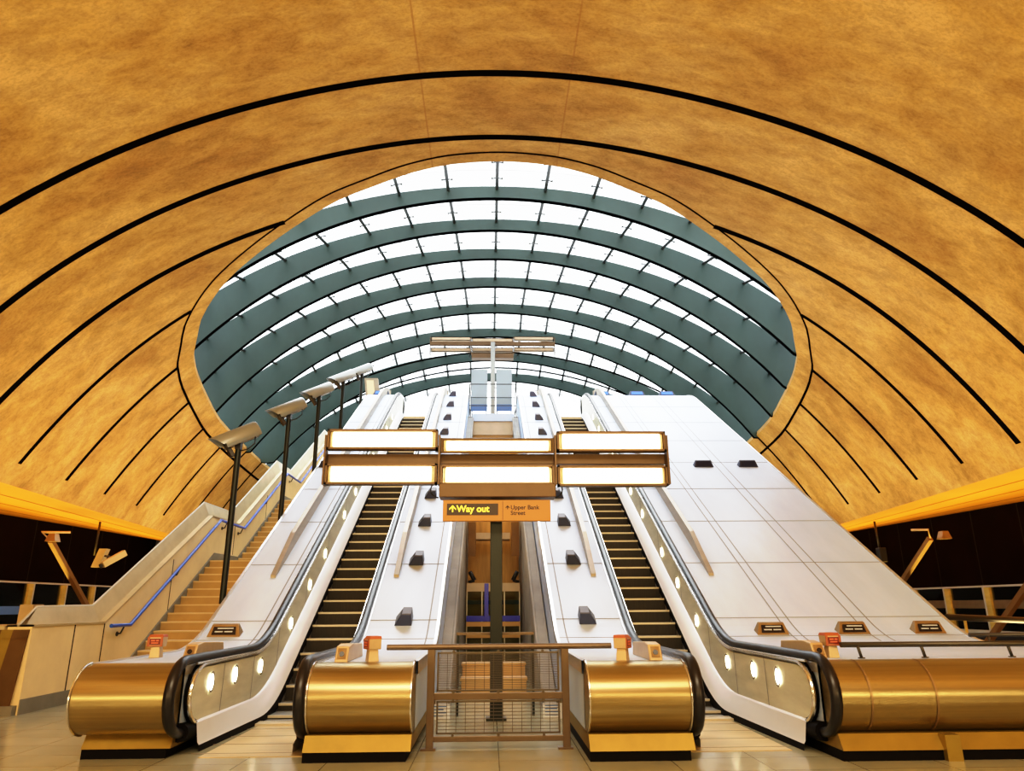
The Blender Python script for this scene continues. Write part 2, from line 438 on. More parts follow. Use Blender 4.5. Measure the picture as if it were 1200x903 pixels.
for k, ry in enumerate(RYs):
    sec = []
    for q in range(-100, 101):
        X = q*.13
        z, R = cprof(ry)
        if abs(X) >= R: continue
        zi = inner(X, ry); xo, zo = outer(X, ry)
        u = abs(X+CX0-VC)/W; uo = abs(xo+CX0-VC)/W
        def vz(x, uu): return zv(x+CX0, ry)+.14 if yrim(uu) > ry and uu <= 1.0 else -9
        xi = X
        v1 = vz(X, u); v2 = vz(xo, uo)
        if zo < max(v2, 8.35): continue
        # pull the inner edge out along the radius until it clears the shell
        t = 0.
        while t < 1 and (inner(X,ry)*(1-t)+zo*t) < max(vz(X*(1-t)+xo*t, abs(X*(1-t)+xo*t+CX0-VC)/W), 8.35): t += .04
        if t >= 1: continue
        sec.append((X*(1-t)+xo*t, zi*(1-t)+zo*t, xo, zo))
    hw = .075
    mb = MB()
    mb.grid([[(a+CX0,ry-hw,b) for a,b,c,d in sec], [(c+CX0,ry-hw,d) for a,b,c,d in sec],
             [(c+CX0,ry+hw,d) for a,b,c,d in sec], [(a+CX0,ry+hw,b) for a,b,c,d in sec], [(a+CX0,ry-hw,b) for a,b,c,d in sec]], smooth=False)
    for e in (0,-1):
        a,b,c,d = sec[e]; mb.add([(a+CX0,ry-hw,b),(c+CX0,ry-hw,d),(c+CX0,ry+hw,d),(a+CX0,ry+hw,b)], [(0,1,2,3)])
    rb = obj('rib', mb, M['rib'], can)
    mb = MB(); mb.grid([[(a+CX0,ry-hw,b-.0) for a,b,c,d in sec], [(a+CX0,ry+hw,b-.0) for a,b,c,d in sec],[(a+CX0,ry+hw,b-.03) for a,b,c,d in sec],[(a+CX0,ry-hw,b-.03) for a,b,c,d in sec],[(a+CX0,ry-hw,b-.0) for a,b,c,d in sec]], smooth=False)
    obj('rib_flange', mb, M['flange'], rb)
# glazing surface: parameter a = angle across, positions Y
def gpt(j, Y, lift=0.):         # j = mullion index (float)
    pitch = 1.57 - .34*min(1, max(0,(Y-RYs[0])/(2.436*4)))
    z, R = cprof(Y); ang = j*pitch/R
    ang = max(-1.05, min(1.05, ang))
    X = R*math.sin(ang); d = depth(X) + .03 + lift
    return (CX0 + X + math.sin(ang)*d, Y, z - R + R*math.cos(ang) + math.cos(ang)*d)
def okpt(p):
    u = abs(p[0]-VC)/W
    if p[2] < 8.35: return False
    if yrim(u) > p[1] and u < 1.0: return p[2] > zv(p[0],p[1]) + .10
    return True
GYs = [18.6] + RYs + [RYs[-1] + 2.3]
NJ = 9
for b in range(len(GYs)-1):
    y0, y1 = GYs[b], GYs[b+1]
    mb = MB()
    for q in range(-44, 44):
        j0, j1 = q*.25, (q+1)*.25
        for t in range(4):
            ya, yb = y0+(y1-y0)*t/4, y0+(y1-y0)*(t+1)/4
            ps = [gpt(j0,ya), gpt(j1,ya), gpt(j1,yb), gpt(j0,yb)]
            if all(okpt(p) for p in ps) and (ps[0][2] > 8.4): mb.add(ps, [(0,1,2,3)])
    # one pane joint across each bay
    for q in range(-36, 36):
        yj = y0 + (y1-y0)*.5
        ps = [gpt(q*.25,yj-.012,-.02), gpt((q+1)*.25,yj-.012,-.02), gpt((q+1)*.25,yj+.012,-.02), gpt(q*.25,yj+.012,-.02)]
        if all(okpt(p) for p in ps): mb.add(ps, [(0,1,2,3)], 1)
    obj('glass_bay', mb, [M['cglass'], M['joint']], can, recalc=False)
for j in range(-NJ, NJ+1):
    path = []; cl = MB()
    for b in range(len(GYs)-1):
        for t in range(4):
            y = GYs[b] + (GYs[b+1]-GYs[b])*t/4; p = gpt(j, y, -.12)
            if okpt(p): path.append(p)
        for f in (.28, .72):
            y = GYs[b] + (GYs[b+1]-GYs[b])*f; p = Vector(gpt(j, y, -.02))
            if okpt(p):
                for e in (-1,1):
                    q = Vector(gpt(j+e*.10, y, -.05))
                    if okpt(q): cl.tube([p, q], .02, 5); cl.tube([q+Vector((0,-.05,-.02)), q+Vector((0,.05,.03))], .03, 6)
    if len(path) > 2:
        cl.tube(path, .055, 6); obj('mullion', cl, M['mullion'], can)
# end screen beyond the last arch
# ------------------------------------------------------------------ steel claddings beside the escalators
def nose_arc(yf, r=.365, zc=.595, n=16):
    return [(yf+r - r*math.cos(a), zc + r*math.sin(a)) for a in [(-PI/2 + PI*k/n) for k in range(n+1)]]
SEAMS = [11.82,12.38,14.06,15.74,17.40,19.07,20.76,22.44,24.13]
DK = .95
def cladding(x0, x1, yf, label, bands, inset=0.):
    t = thing('steel_cladding', label, 'escalator cladding', ((x0+x1)/2, yf+.4, 0))
    Y = ys(yf+.365, 27.4)
    top = [(y, zb(y)+DK) for y in Y]
    und = [(y, max(.24, zb(y)+DK-1.35)) for y in reversed(Y)]
    mb = MB().prismX(top+und, x0, x1)
    for sy in SEAMS:
        z = zb(sy)+DK
        mb.bar((x0+.02, sy, z), (x1-.02, sy, z), .022, .008, 1)
    for bx in bands:
        pth = [(y, zb(y)+DK+.004) for y in Y if y > 11.4]
        mb.grid([[(bx-.011,a,b) for a,b in pth], [(bx+.011,a,b) for a,b in pth]], 1)
    d = obj('deck', mb, [M['steel'], M['seamline']], t)
    # raised edge trim along the outer and the inner margin
    for ex in (x0, x1):
        pth = [(y, zb(y)+DK) for y in Y]
        e = MB().grid([[(ex-.025,a,b-.12) for a,b in pth],[(ex-.025,a,b+.018) for a,b in pth],[(ex+.025,a,b+.018) for a,b in pth],[(ex+.025,a,b-.12) for a,b in pth],[(ex-.025,a,b-.12) for a,b in pth]])
        obj('edge_trim', e, M['sidesteel'], t)
    arc = nose_arc(yf)
    mb = MB().prismX(arc + [(yf+.42, .96), (yf+.42, .23)], x0, x1, smooth=True)
    obj('drum_end', mb, M['drum'], t)
    for ex in (x0+.012, x1-.012):
        a = nose_arc(yf-.008, .373); mb = MB()
        mb.tube([(ex,y,z) for y,z in a], .012, 6, side=(1,0,0)); obj('drum_edge', mb, M['trimsteel'], t)
    mb = MB().prismX([(yf+.12+inset,.25),(yf+.03+inset,.10),(12.2,.10),(12.2,.25)], x0+inset*.4, x1); obj('plinth', mb, M['brass'], t)
    mb = MB().box(x0+inset*.4, x1-.05, yf+.05+inset, 12.2, 0, .102); obj('base', mb, M['black'], t)
    return t
def fin(t, x, y0=13.62, dirx=1):
    Y = [y for y in ys(y0, 26.9)] ; Y = sorted(set(Y+[y0+.55, y0+1.1]))
    rows = [[], [], [], []]
    for y in Y:
        h = .05 + .23*min(1, (y-y0)/1.1); z = zb(y)+DK
        for r, (dx, dz) in zip(rows, ((-.045,-.01),(-.045,h),(.045,h),(.045,-.01))): r.append((x+dx, y, z+dz))
    mb = MB().grid(rows + [rows[0]], smooth=False)
    for e in (0,-1): mb.add([r[e] for r in rows], [(0,1,2,3)])
    z = zb(26.9)+DK
    mb.tube([(x,26.9,z), (x,26.9,z+.27)], .085, 12)
    obj('dividing_fin', mb, M['fin'], t)
cLO = cladding(-4.60, -3.56, 8.48, 'steel slab beside the stairs at far left with a drum end', [-3.72], .22)
cLI = cladding(-2.06, -.93, 8.36, 'narrow steel slab left of the middle gap with a gold drum end', [-1.08])
cRI = cladding(.95, 2.06, 8.24, 'narrow steel slab right of the middle gap with a gold drum end', [1.1])
cRO = cladding(3.56, 7.42, 8.10, 'wide panelled steel slab climbing at the right of the escalators', [4.64,4.80,5.90,6.12])
fin(cLO, -4.02); fin(cLI, -1.80); fin(cRI, 1.80); fin(cRO, 3.98)
# the wide drum carries on to the right of the slab as a low flat unit
mb = MB().box(7.42, 10.4, 8.46, 11.7, .24, DK); obj('deck', mb, M['steel'], cRO)
arc = nose_arc(8.10); mb = MB().prismX(arc+[(8.52,.96),(8.52,.23)], 7.42, 10.4, smooth=True); obj('drum_end', mb, M['drum'], cRO)
mb = MB().prismX([(8.22,.25),(8.13,.10),(11.7,.10),(11.7,.25)], 7.42, 10.4); obj('plinth', mb, M['brass'], cRO)
obj('base', MB().box(7.42, 10.35, 8.15, 11.7, 0, .102), M['black'], cRO)
for sx_ in (3.92, 4.62, 6.9):
    a = nose_arc(8.094, .371); mb = MB(); mb.grid([[(sx_-.012,y,z) for y,z in a],[(sx_+.012,y,z) for y,z in a]]); obj('drum_joint', mb, M['bronze'], cRO)
mb = MB().box(4.62, 4.78, 8.08, 8.2, 0, .25); obj('base_cover', mb, M['brass'], cRO)

# ------------------------------------------------------------------ escalators
RUN = .374; RISE = RUN*T30
def escalator(s, label):
    t = thing('escalator', label, 'escalator', (s*2.83, 11.0, 0))
    xi, xo = s*2.30, s*3.31
    x0, x1 = min(xi,xo), max(xi,xo)
    noses = [(11.08, .012), (11.45, .055)] + [(11.97+RUN*j-0, .156+RISE*j) for j in range(0, 38)]
    for i, (y, z) in enumerate(noses):
        ny = noses[i+1][0] if i+1 < len(noses) else y+.4
        zlow = noses[i-1][1] if i else -.02
        mb = MB()
        mb.box(x0, x1, y+.0, ny+.06, z-.03, z, 2)                      # tread
        mb.box(x0, x1, y-.006, y+.035, z-.028, z+.004, 1)              # bright nosing
        pr = [(y+.012, zlow-.02),(y+.004, z-.028),(y+.05, z-.028),(y+.06, zlow-.02)]
        mb.prismX(pr, x0, x1, 0)
        obj('step', mb, [M['riser'], M['nosing'], M['tread']], t)
    # landing plate and comb
    yf = {-1: 8.75, 1: 8.75}[s]
    mb = MB().box(s*2.12 if s>0 else -3.26, 3.26 if s>0 else -2.12, yf, 10.9, 0.0, .006)
    for k in range(4):
        yy = 8.95+k*.55; mb.box(x0-.1, x1, yy, yy+.02, .006, .008, 1)
    obj('landing_plate', mb, [M['combplate'], M['bronze']], t)
    mb = MB().box(x0, x1, 10.9, 11.06, .0, .03)
    for k in range(40):
        x = x0 + (x1-x0)*(k+.5)/40; mb.box(x-.006, x+.006, 11.0, 11.12, .0, .036)
    obj('comb', mb, M['nosing'], t)
    mb = MB().box(x0, x1, YTOP+.1, 28.2, ZT-.05, ZT+.0); obj('top_landing', mb, M['combplate'], t)
    # outer balustrade ---------------------------------------------------
    yfo = 8.48 if s < 0 else 8.10
    def ribbon(name, cs, m, y0, y1, par=t, mi=None):
        Y = ys(y0, y1)
        rows = [[(s*x, y, zb(y)+o) for y in Y] for x,o in cs]
        mb = MB().grid(rows); return obj(name, mb, m, par)
    ribbon('skirt', [(3.315,-.35),(3.315,.11)], M['sidesteel'], 11.35, 27.2)
    # white inner deck: from the skirt up to the panel; widened to the floor at the front
    Y = ys(yfo+.62, 27.2)
    rowsA = []; 
    for (xa, oa) in ((3.30,.09),(3.32,.12),(3.44,.30),(3.475,.32)):
        r = []
        for y in Y:
            k = max(0., min(1., (11.4-y)/2.2)); k = k*k*(3-2*k)
            x = xa + (.09*k if xa < 3.4 else 0)
            r.append((s*x, y, zb(y)+oa + (.0 if xa > 3.4 else -.02*k)))
        rowsA.append(r)
    obj('inner_deck', MB().grid(rowsA), M['deckstrip'], t)
    r0 = [(p[0], p[1], max(.0, p[2]-.10)) for p in rowsA[0]]
    r1 = [(p[0]+s*.03, p[1], p[2]) for p in rowsA[0]]; r2 = [(p[0]+s*.03, p[1], max(0.,p[2]-.16)) for p in rowsA[0]]
    obj('kick_strip', MB().grid([rowsA[0], [(p[0]-s*.004,p[1],max(.0,p[2]-.16)) for p in rowsA[0]]]), M['black'], t)
    # panel with rounded front end
    Y = ys(yfo+.80, 27.0)
    pts_t = [(y, zb(y)+.885) for y in Y]; pts_b = [(y, zb(y)+.31) for y in Y]
    fr = [(yfo+.80-.36*math.sin(PI*k/12), .5975-.2875*math.cos(PI*k/12)) for k in range(1,12)]
    mb = MB().grid([[(s*3.475,y,z) for y,z in pts_b], [(s*3.465,y,z) for y,z in pts_t]])
    ring = [(s*3.475,pts_b[0][0],pts_b[0][1])] + [(s*3.47,y,z) for y,z in fr] + [(s*3.465,pts_t[0][0],pts_t[0][1])]
    mb.add(ring, [tuple(range(len(ring)))])
    mb.grid([[(s*3.545,y,z) for y,z in pts_b], [(s*3.545,y,z) for y,z in pts_t]])
    npl = MB(); nl = [(yfo+.80-.36*math.sin(PI*k/16), .605-.34*math.cos(PI*k/16)) for k in range(17)]
    npl.prismX(nl, *sorted((s*3.492, s*3.55))); obj('newel_plate', npl, M['black'], t)
    for sy in (9.9, 11.1, 12.3, 13.9, 15.5, 17.1, 18.7, 20.3, 21.9, 23.5, 25.1):
        mb.add([(s*3.472,sy,zb(sy)+.31),(s*3.472,sy+.018,zb(sy)+.31),(s*3.460,sy+.018,zb(sy)+.885),(s*3.460,sy,zb(sy)+.885)], [(0,1,2,3)], 1)
    pan = obj('balustrade_panel', mb, [M['panel'], M['seamline']], t, recalc=False)
    for ly in (9.48, 10.34, 11.45, 12.98, 14.12, 15.24, 16.96, 18.2, 19.4, 20.6, 21.8, 23.0, 24.2):
        lz = zb(ly)+.70 if ly < 12 else zb(ly)+.55
        lz = {9.48:.70,10.34:.71,11.45:.73}.get(ly, lz)
        mb = MB(); vs = [(s*3.455, ly+.075*math.cos(2*PI*k/18), lz+.095*math.sin(2*PI*k/18)) for k in range(18)]
        mb.add(vs, [tuple(range(18))]); mb.grid([[(s*3.452, ly+q*.075*math.cos(2*PI*k/18), lz+q*.095*math.sin(2*PI*k/18)) for k in range(19)] for q in (1.0,1.28)], 1)
        obj('marker_light', mb, [M['lightglow'], M['trimsteel']], pan, recalc=False)
    # trims above and around the panel
    loop = [(yfo+.8-.40*math.sin(PI*k/14), .5975-.325*math.cos(PI*k/14)) for k in range(0,15)]
    path = loop + [(y, zb(y)+.9225) for y in ys(yfo+.85, 27.0)]
    obj('panel_trim', MB().tube([(s*3.47,y,z) for y,z in path], .026, 8, side=(1,0,0)), M['trimsteel'], t)
    # handrails ----------------------------------------------------------
    for hx, yn in ((3.53, yfo), (2.12, 8.36 if s < 0 else 8.24)):
        r = .375; zc = .615; yc = yn + .355
        loop = [(yc+.28, .20), (yc+.12, .205)] + [(yc - r*math.sin(PI*k/16), zc - (r+.0)*math.cos(PI*k/16)) for k in range(1,17)]
        path = loop + [(y, zb(y)+.99) for y in ys(yc+.12, 27.0)]
        e = [(27.3 + .3*math.sin(PI*k/8), zb(28)+.65+.34*math.cos(PI*k/8)) for k in range(0,9)]
        hr = obj('handrail', MB().tube([(s*hx,y,z) for y,z in path+e], .055, 12, rx=.062, side=(1,0,0)), M['rubber'], t)
        for dx in (-.075, .075):
            q = [(y, zb(y)+.945) for y in ys(yc+.12, 27.0)]
            obj('handrail_track', MB().tube([(s*(hx+dx),y,z) for y,z in q], .016, 6), M['trimsteel'], t)
        # boot where the rail enters the newel
        b = MB(); b.tube([(s*hx, yc+.02, .235),(s*hx, yc+.35, .21)], .10, 12); obj('handrail_boot', b, M['black'], t)
    # inner balustrade
    Y = ys(8.9, 27.0)
    obj('balustrade_panel', MB().grid([[(s*2.09,y,zb(y)+.24) for y in Y],[(s*2.09,y,zb(y)+.93) for y in Y],[(s*2.15,y,zb(y)+.93) for y in Y],[(s*2.17,y,zb(y)+.3) for y in Y]]), M['panel'], t)
    ribbon('inner_deck', [(2.17,.30),(2.28,.12),(2.295,.09),(2.295,-.35)], M['deckstrip'], 8.95, 27.2)
    return t
escalator(-1, 'left escalator with dark steps and yellow step edges beside the stairs')
escalator(1, 'right escalator with dark steps and yellow step edges beside the wide slab')

# ------------------------------------------------------------------ small things on the slabs
ROT30 = (PI/6, 0, 0)
def onslab(x, y, extra=0): return (x, y, zb(y)+DK+.004+extra)
def wedge_proto(s):
    t = thing('wedge_block', '', 'wedge block', (0,0,0))
    def X(a, b): return tuple(sorted((-s*a, -s*b)))
    b = X(-.15,.13); c = X(-.03,.12); d = X(-.025,.115)
    obj('body', MB().frustum((*b,-.14,.14),(*c,-.09,.12),0,.17), M['wedge'], t, bevel=.008)
    obj('cap', MB().frustum((*c,-.092,.122),(*d,-.085,.115),.168,.185), M['wedgetop'], t)
    f = MB(); f.add([(s*.133,-.11,.035),(s*.133,.11,.035),(s*.055,.09,.14),(s*.055,-.07,.14)], [(0,1,2,3)])
    obj('face', f, M['signblack'], t, recalc=False)
    return t
ORD = ['lowest','second lowest','third lowest','fourth lowest','fifth lowest','sixth lowest','fourth from the top','third from the top','second from the top','topmost']
for s, side in ((-1,'left'), (1,'right')):
    wp = wedge_proto(s); used = False
    for k, wy in enumerate((12.34,14.12,15.64,16.98,18.50,19.95,21.36,22.75,24.2,25.55)):
        lab = '%s dark wedge block on the narrow slab %s of the gap' % (ORD[k], side)
        loc = onslab(s*1.48, wy); rot = (math.atan((zb(wy+.05)-zb(wy-.05))/.1),0,0)
        if not used: wp.location = loc; wp.rotation_euler = rot; wp['label'] = lab; wp['group'] = 'wedge blocks on the narrow slabs'; used = True
        else: dup(wp, loc, rot, lab, 'wedge blocks on the narrow slabs')
def sign_proto(face):
    t = thing('tread_sign', '', 'sign', (0,0,0))
    fr = M['bronze'] if face == 'signblack' else M['wedge']
    obj('frame', MB().frustum((-.31,.31,-.10,.12), (-.245,.245,.06,.12), 0, .17), fr, t, bevel=.008)
    f = MB(); f.add([(-.225,-.072,.035),(.225,-.072,.035),(.205,.035,.145),(-.205,.035,.145)], [(0,1,2,3)])
    f.v = [v + Vector((0,-.012,.004)) for v in f.v]
    fo = obj('face', f, M[face], t, recalc=False)
    if face == 'signblack':
        l = MB()
        for z, x0, x1 in ((.115,-.13,.17),(.07,-.17,-.02),(.07,.01,.16)):
            yy = -.072 + (z-.035)/.11*.107 - .016
            l.add([(x0,yy,z+.004),(x1,yy,z+.004),(x1,yy+.016,z+.02),(x0,yy+.016,z+.02)], [(0,1,2,3)])
        obj('face_line', l, M['signline'], fo, recalc=False)
    return t
def place_signs(proto, lst, group, sc=1):
    first = True
    for x, y, lab in lst:
        ang = math.atan((zb(y+.05)-zb(y-.05))/.1)
        if first: o = proto; o.location = onslab(x,y); o.rotation_euler = (ang,0,0); o['label'] = lab; o['group'] = group; first = False
        else: o = dup(proto, onslab(x,y), (ang,0,0), lab, group)
        o.scale = (sc,sc,sc)
place_signs(sign_proto('signblack'), ((4.36,11.93,'dark framed sign at the foot of the right slab, nearest the escalator'), (5.66,11.93,'dark framed sign at the foot of the right slab, middle of three'),
    (6.88,11.93,'dark framed sign at the foot of the right slab, nearest its outer edge'), (-4.22,12.0,'dark framed sign at the foot of the left slab beside the stairs')), 'framed signs at the foot of the slabs', .82)
place_signs(sign_proto('signnavy'), ((5.56,18.8,'navy sign halfway up the right slab, beside the seam band'), (6.75,18.8,'navy sign halfway up the right slab, near its outer edge'),
    (-4.31,18.8,'navy sign halfway up the left slab, half hidden by the lamp cluster')), 'navy signs halfway up the slabs', .84)
place_signs(sign_proto('signblue'), ((4.16,26.3,'bright blue sign at the top of the right slab, next to the handrail'),
    (5.49,26.3,'bright blue sign at the top of the right slab, middle of three'), (6.64,26.3,'bright blue sign at the top of the right slab, nearest its outer edge'),
    (-4.21,26.3,'bright blue sign at the top of the left slab under the tilted light box')), 'bright blue signs on top of the slabs')
# emergency stop posts
def stop_proto():
    t = thing('stop_button_post', '', 'stop button', (0,0,0))
    obj('pedestal', MB().frustum((-.075,.075,-.07,.07),(-.06,.06,-.06,.06),0,.14), M['beige'], t, bevel=.006)
    h = obj('head', MB().frustum((-.10,.10,-.085,.085),(-.11,.11,-.085,.085),.14,.26).frustum((-.11,.11,-.085,.085),(-.095,.095,-.06,.085),.26,.285), M['beige'], t, bevel=.008)
    obj('cap', MB().frustum((-.112,.112,-.088,.088),(-.095,.095,-.06,.085),.258,.295), M['redcap'], t, bevel=.006)
    obj('face', MB().box(-.075,.075,-.094,-.084,.165,.245), M['redface'], t)
    b = MB(); b.box(-.055,.0,-.097,-.094,.21,.228).box(.015,.055,-.097,-.094,.21,.228).box(-.05,.05,-.097,-.094,.182,.196)
    obj('face_mark', b, M['redglyph'], t)
    f = MB()
    for a in ((-.108,-.078),(.078,.108)): f.box(a[0],a[1],-.092,-.08,.145,.262)
    f.box(-.108,.108,-.092,-.08,.145,.16)
    obj('face_frame', f, M['redcap'], t)
    return t
stp = stop_proto(); first = True
for x, y, rz, lab in ((-4.36,9.95,0,'red and beige stop button post on the far left drum'), (-1.46,8.95,-1.1,'red and beige stop button post on the drum left of the gate'),
                  (1.42,8.75,1.1,'red and beige stop button post on the drum right of the gate'), (3.93,8.95,.1,'red and beige stop button post on the wide right drum beside the rail')):
    if first: o = stp; o.location = (x,y,DK); o['label'] = lab; o['group'] = 'stop button posts'; first = False
    else: o = dup(stp, (x,y,DK), (0,0,rz), lab, 'stop button posts')
    o.scale = (.88,.88,.95)
# handrail guards
def guard_proto():
    t = thing('handrail_guard', '', 'handrail guard', (0,0,0))
    obj('body', MB().prismX([(0,0),(.10,.17),(.30,.19),(1.0,.16),(1.05,0)], -.075,.075), M['beige'], t, bevel=.012)
    f = MB(); f.add([(-.05,.018,.035),(.05,.018,.035),(.05,.085,.145),(-.05,.085,.145)], [(0,1,2,3)]); f.v = [v+Vector((0,-.008,.004)) for v in f.v]
    obj('sensor_face', f, M['bronze'], t, recalc=False)
    obj('sensor', MB().tube([(0,.03,.09),(0,.055,.08)], .03, 10), M['signblack'], t)
    return t
gp = guard_proto(); first = True
for x, y, rz, lab in ((-3.80,9.55,0,'beige sensor block beside the handrail on the far left drum'), (-1.80,8.85,0,'beige sensor block beside the handrail on the drum left of the gate'),
                  (1.80,8.72,0,'beige sensor block beside the handrail on the drum right of the gate'), (3.74,8.80,0,'beige sensor block beside the handrail on the wide right drum')):
    if first: gp.location = (x,y,DK); gp['label'] = lab; gp['group'] = 'sensor blocks by the handrails'; first = False
    else: dup(gp, (x,y,DK), (0,0,rz), lab, 'sensor blocks by the handrails')

# ------------------------------------------------------------------ rails on and beyond the right drum
t = thing('guard_rail', 'low dark tubular rail on short posts along the wide right drum', 'rail', (5.5,8.75,DK))
obj('rail_tube', MB().tube([(3.98,8.80,1.10),(9.5,8.70,1.10)], .032, 10), M['rail'], t)
for x in (4.2,4.95,5.98,7.2,8.6):
    obj('rail_post', MB().tube([(x-.03,8.78,1.09),(x,8.78,.96)], .018, 8).tube([(x,8.78,.952),(x,8.78,.962)], .04, 10), M['rail'], t)
t = thing('guard_rail', 'second low rail farther back on the right deck, past the slab edge', 'rail', (8.5,11.0,DK))
obj('rail_tube', MB().tube([(7.0,11.1,1.10),(9.9,10.9,1.10)], .03, 10), M['rail'], t)
for x in (7.25,8.1,9.2):
    obj('rail_post', MB().tube([(x,11.05,1.09),(x+.02,11.05,.955)], .018, 8), M['rail'], t)
t = thing('barrier_rail', 'thick dark handrail crossing the right edge before the glass screen', 'rail', (11.5,16,0))
obj('rail_tube', MB().tube([(9.7,16,1.26),(13.5,16,1.08)], .065, 12), M['rail'], t)
for x in (10.1,11.9,13.3):
    obj('rail_post', MB().tube([(x,16,1.2-.047*(x-10)),(x,16,0)], .03, 8), M['yellowpost'], t)

# ------------------------------------------------------------------ gate and post in the middle
t = thing('barrier_gate', 'bronze metal gate with wire mesh panels between the two middle drums', 'gate', (0,9.02,0))
GX = .78; GYY = 9.02
obj('top_rail', MB().tube([(-1.30,GYY-.02,1.10),(1.33,GYY-.02,1.10)], .033, 12), M['gate'], t)
for s in (-1,1):
    p = obj('post', MB().box(s*GX-.042,s*GX+.042,GYY-.035,GYY+.035,.0,1.09), M['gate'], t, bevel=.006)
    obj('foot', MB().box(s*GX-.10,s*GX+.07,GYY-.05,GYY+.06,0,.022), M['gate'], p)
obj('mid_rail', MB().box(-GX,GX,GYY-.02,GYY+.02,.525,.60), M['gate'], t, bevel=.005)
obj('bottom_rail', MB().box(-GX,GX,GYY-.02,GYY+.02,.085,.145), M['gate'], t, bevel=.005)
def wires(z0, z1, nx, nz):
    mb = MB()
    for k in range(nx):
        x = -.70+1.40*k/(nx-1); mb.box(x-.003,x+.003,GYY-.003,GYY+.003,z0,z1)
    for k in range(nz):
        z = z0+(z1-z0)*k/(nz-1); mb.box(-.70,.70,GYY-.003,GYY+.003,z-.003,z+.003)
    for a in ((-.71,-.69),(.69,.71)): mb.box(a[0],a[1],GYY-.012,GYY+.012,z0,z1)
    for a in ((z0-.012,z0+.008),(z1-.008,z1+.012)): mb.box(-.71,.71,GYY-.012,GYY+.012,a[0],a[1])
    for x in (-.52,0,.52):
        for z in (z0-.02,z1+.02): mb.tube([(x,GYY-.03,z),(x,GYY+.01,z)], .016, 8)
    return mb
obj('mesh_panel', wires(.625,1.03,14,22), M['wire'], t); obj('mesh_panel', wires(.175,.505,14,10), M['wire'], t)
t = thing('rear_barrier', 'plain dark tube barrier behind the sign post', 'barrier', (0,11.6,0))
obj('top_rail', MB().box(-.60,.57,11.58,11.64,1.13,1.17), M['gate'], t)
for x in (-.58,.55): obj('post', MB().box(x-.02,x+.02,11.59,11.63,0,1.14), M['postgrey'], t)
for s, lab in ((-1,'small white and blue notice on the floor at the left behind the gate'), (1,'small white and blue notice on the floor at the right behind the gate')):
    t = thing('notice_plate', lab, 'notice', (s*.82,11.3,0), group='notices behind the gate')
    b = obj('plate', MB().prismX([(11.28,0),(11.32,.20),(11.34,.20),(11.34,0)], s*.82-.15, s*.82+.15), M['notice'], t)
    l = MB()
    for k in range(4):
        z = .045+k*.04; yy = 11.28+z*.2-.004; l.box(s*.82-.12, s*.82+(.1 if k%2 else .06), yy-.002, yy+.001, z, z+.014)
    obj('notice_line', l, M['noticeblue'], b)

# sign post with the lamp cluster
def lamp_post(label, loc, rz, lit):
    t = thing('lamp_cluster_post', label, 'lamp post', (0,0,0))
    obj('post', MB().box(-.095,.085,.0,.16,0,3.72), M['postgrey' if lit else 'hood'], t, bevel=.01)
    obj('post_foot', MB().box(-.15,.14,-.05,.22,0,.03), M['postgrey'], t)
    obj('crossbar', MB().box(-2.60,2.62,-.16,-.02,3.64,3.80), M['housing'], t, bevel=.008)
    obj('control_box', MB().box(-.86,.88,-.42,-.05,3.10,3.30), M['housing'], t, bevel=.01)
    for x in (-2.60,-.875,.895,2.62):
        obj('end_bracket', MB().prismX([(-.36,3.30),(-.34,4.06),(-.18,4.06),(-.16,3.30)], x-.014, x+.014), M['housing'], t)
    def lum(x0, x1, zc, hh, tilt):
        if not lit: hh = .085; zc += (.05 if zc > 3.7 else .09); tilt = 0
        Mx = Matrix.Translation((0,-.30,zc)) @ Matrix.Rotation(tilt, 4, 'X')
        mb = MB(); d = .085 if lit else .06; w = .03
        for (a,b,c,e) in ((x0,x1,hh-w,hh),(x0,x1,-hh,-hh+w),(x0,x0+w,-hh,hh),(x1-w,x1,-hh,hh)): mb.box(a,b,-d,d,c,e,0,Mx)
        mb.box(x0,x1,d-.02,d,-hh,hh,0,Mx)
        h = obj('luminaire', mb, M['housing' if lit else 'palefascia'], t)
        r = MB().box(x0+.04,x1-.04,-.03,.06 if lit else .035,-hh+.035,hh-.035,0,Mx)
        obj('reflector', r, M['reflector'], h)
        g = MB().box(x0+.09,x1-.09,-.075,-.045,-hh+.045,hh-.045,0,Mx)
        for xx in (x0+.065, x1-.065): g.tube([(xx,-.06,-hh+.05),(xx,-.06,hh-.05)], .012, 6, 1, Mx)
        obj('light_panel', g, [M['tube'] if lit else M['beige'], M['reflector']], h)
    lum(-2.57,-.90,3.985,.155,-.0); lum(.92,2.59,3.955,.155,0.); lum(-.85,.87,3.90,.115,.25)
    lum(-2.57,-.90,3.455,.155,0.); lum(.92,2.59,3.425,.155,0); lum(-.85,.87,3.435,.155,-.1)
    for s in (-1,1):
        c = [(s*(1.0+.12*math.sin(a)), -.2, 3.24+.12*math.cos(a)) for a in [k*PI/8 for k in range(9)]]
        obj('cable', MB().tube([(s*.88 + (p[0]-s*1.0)*1.0, p[1], p[2]) for p in c], .012, 6), M['lampdark'], t)
    t.location = loc; t.rotation_euler = (0,0,rz)
    return t
lamp_post('dark post with six glowing strip lamps in a cluster before the escalators', (0.0,11.15,0), 0, True)
lamp_post('unlit strip lamp cluster on a grey post on the upper landing', (0.0,28.3,8.28), PI, False)

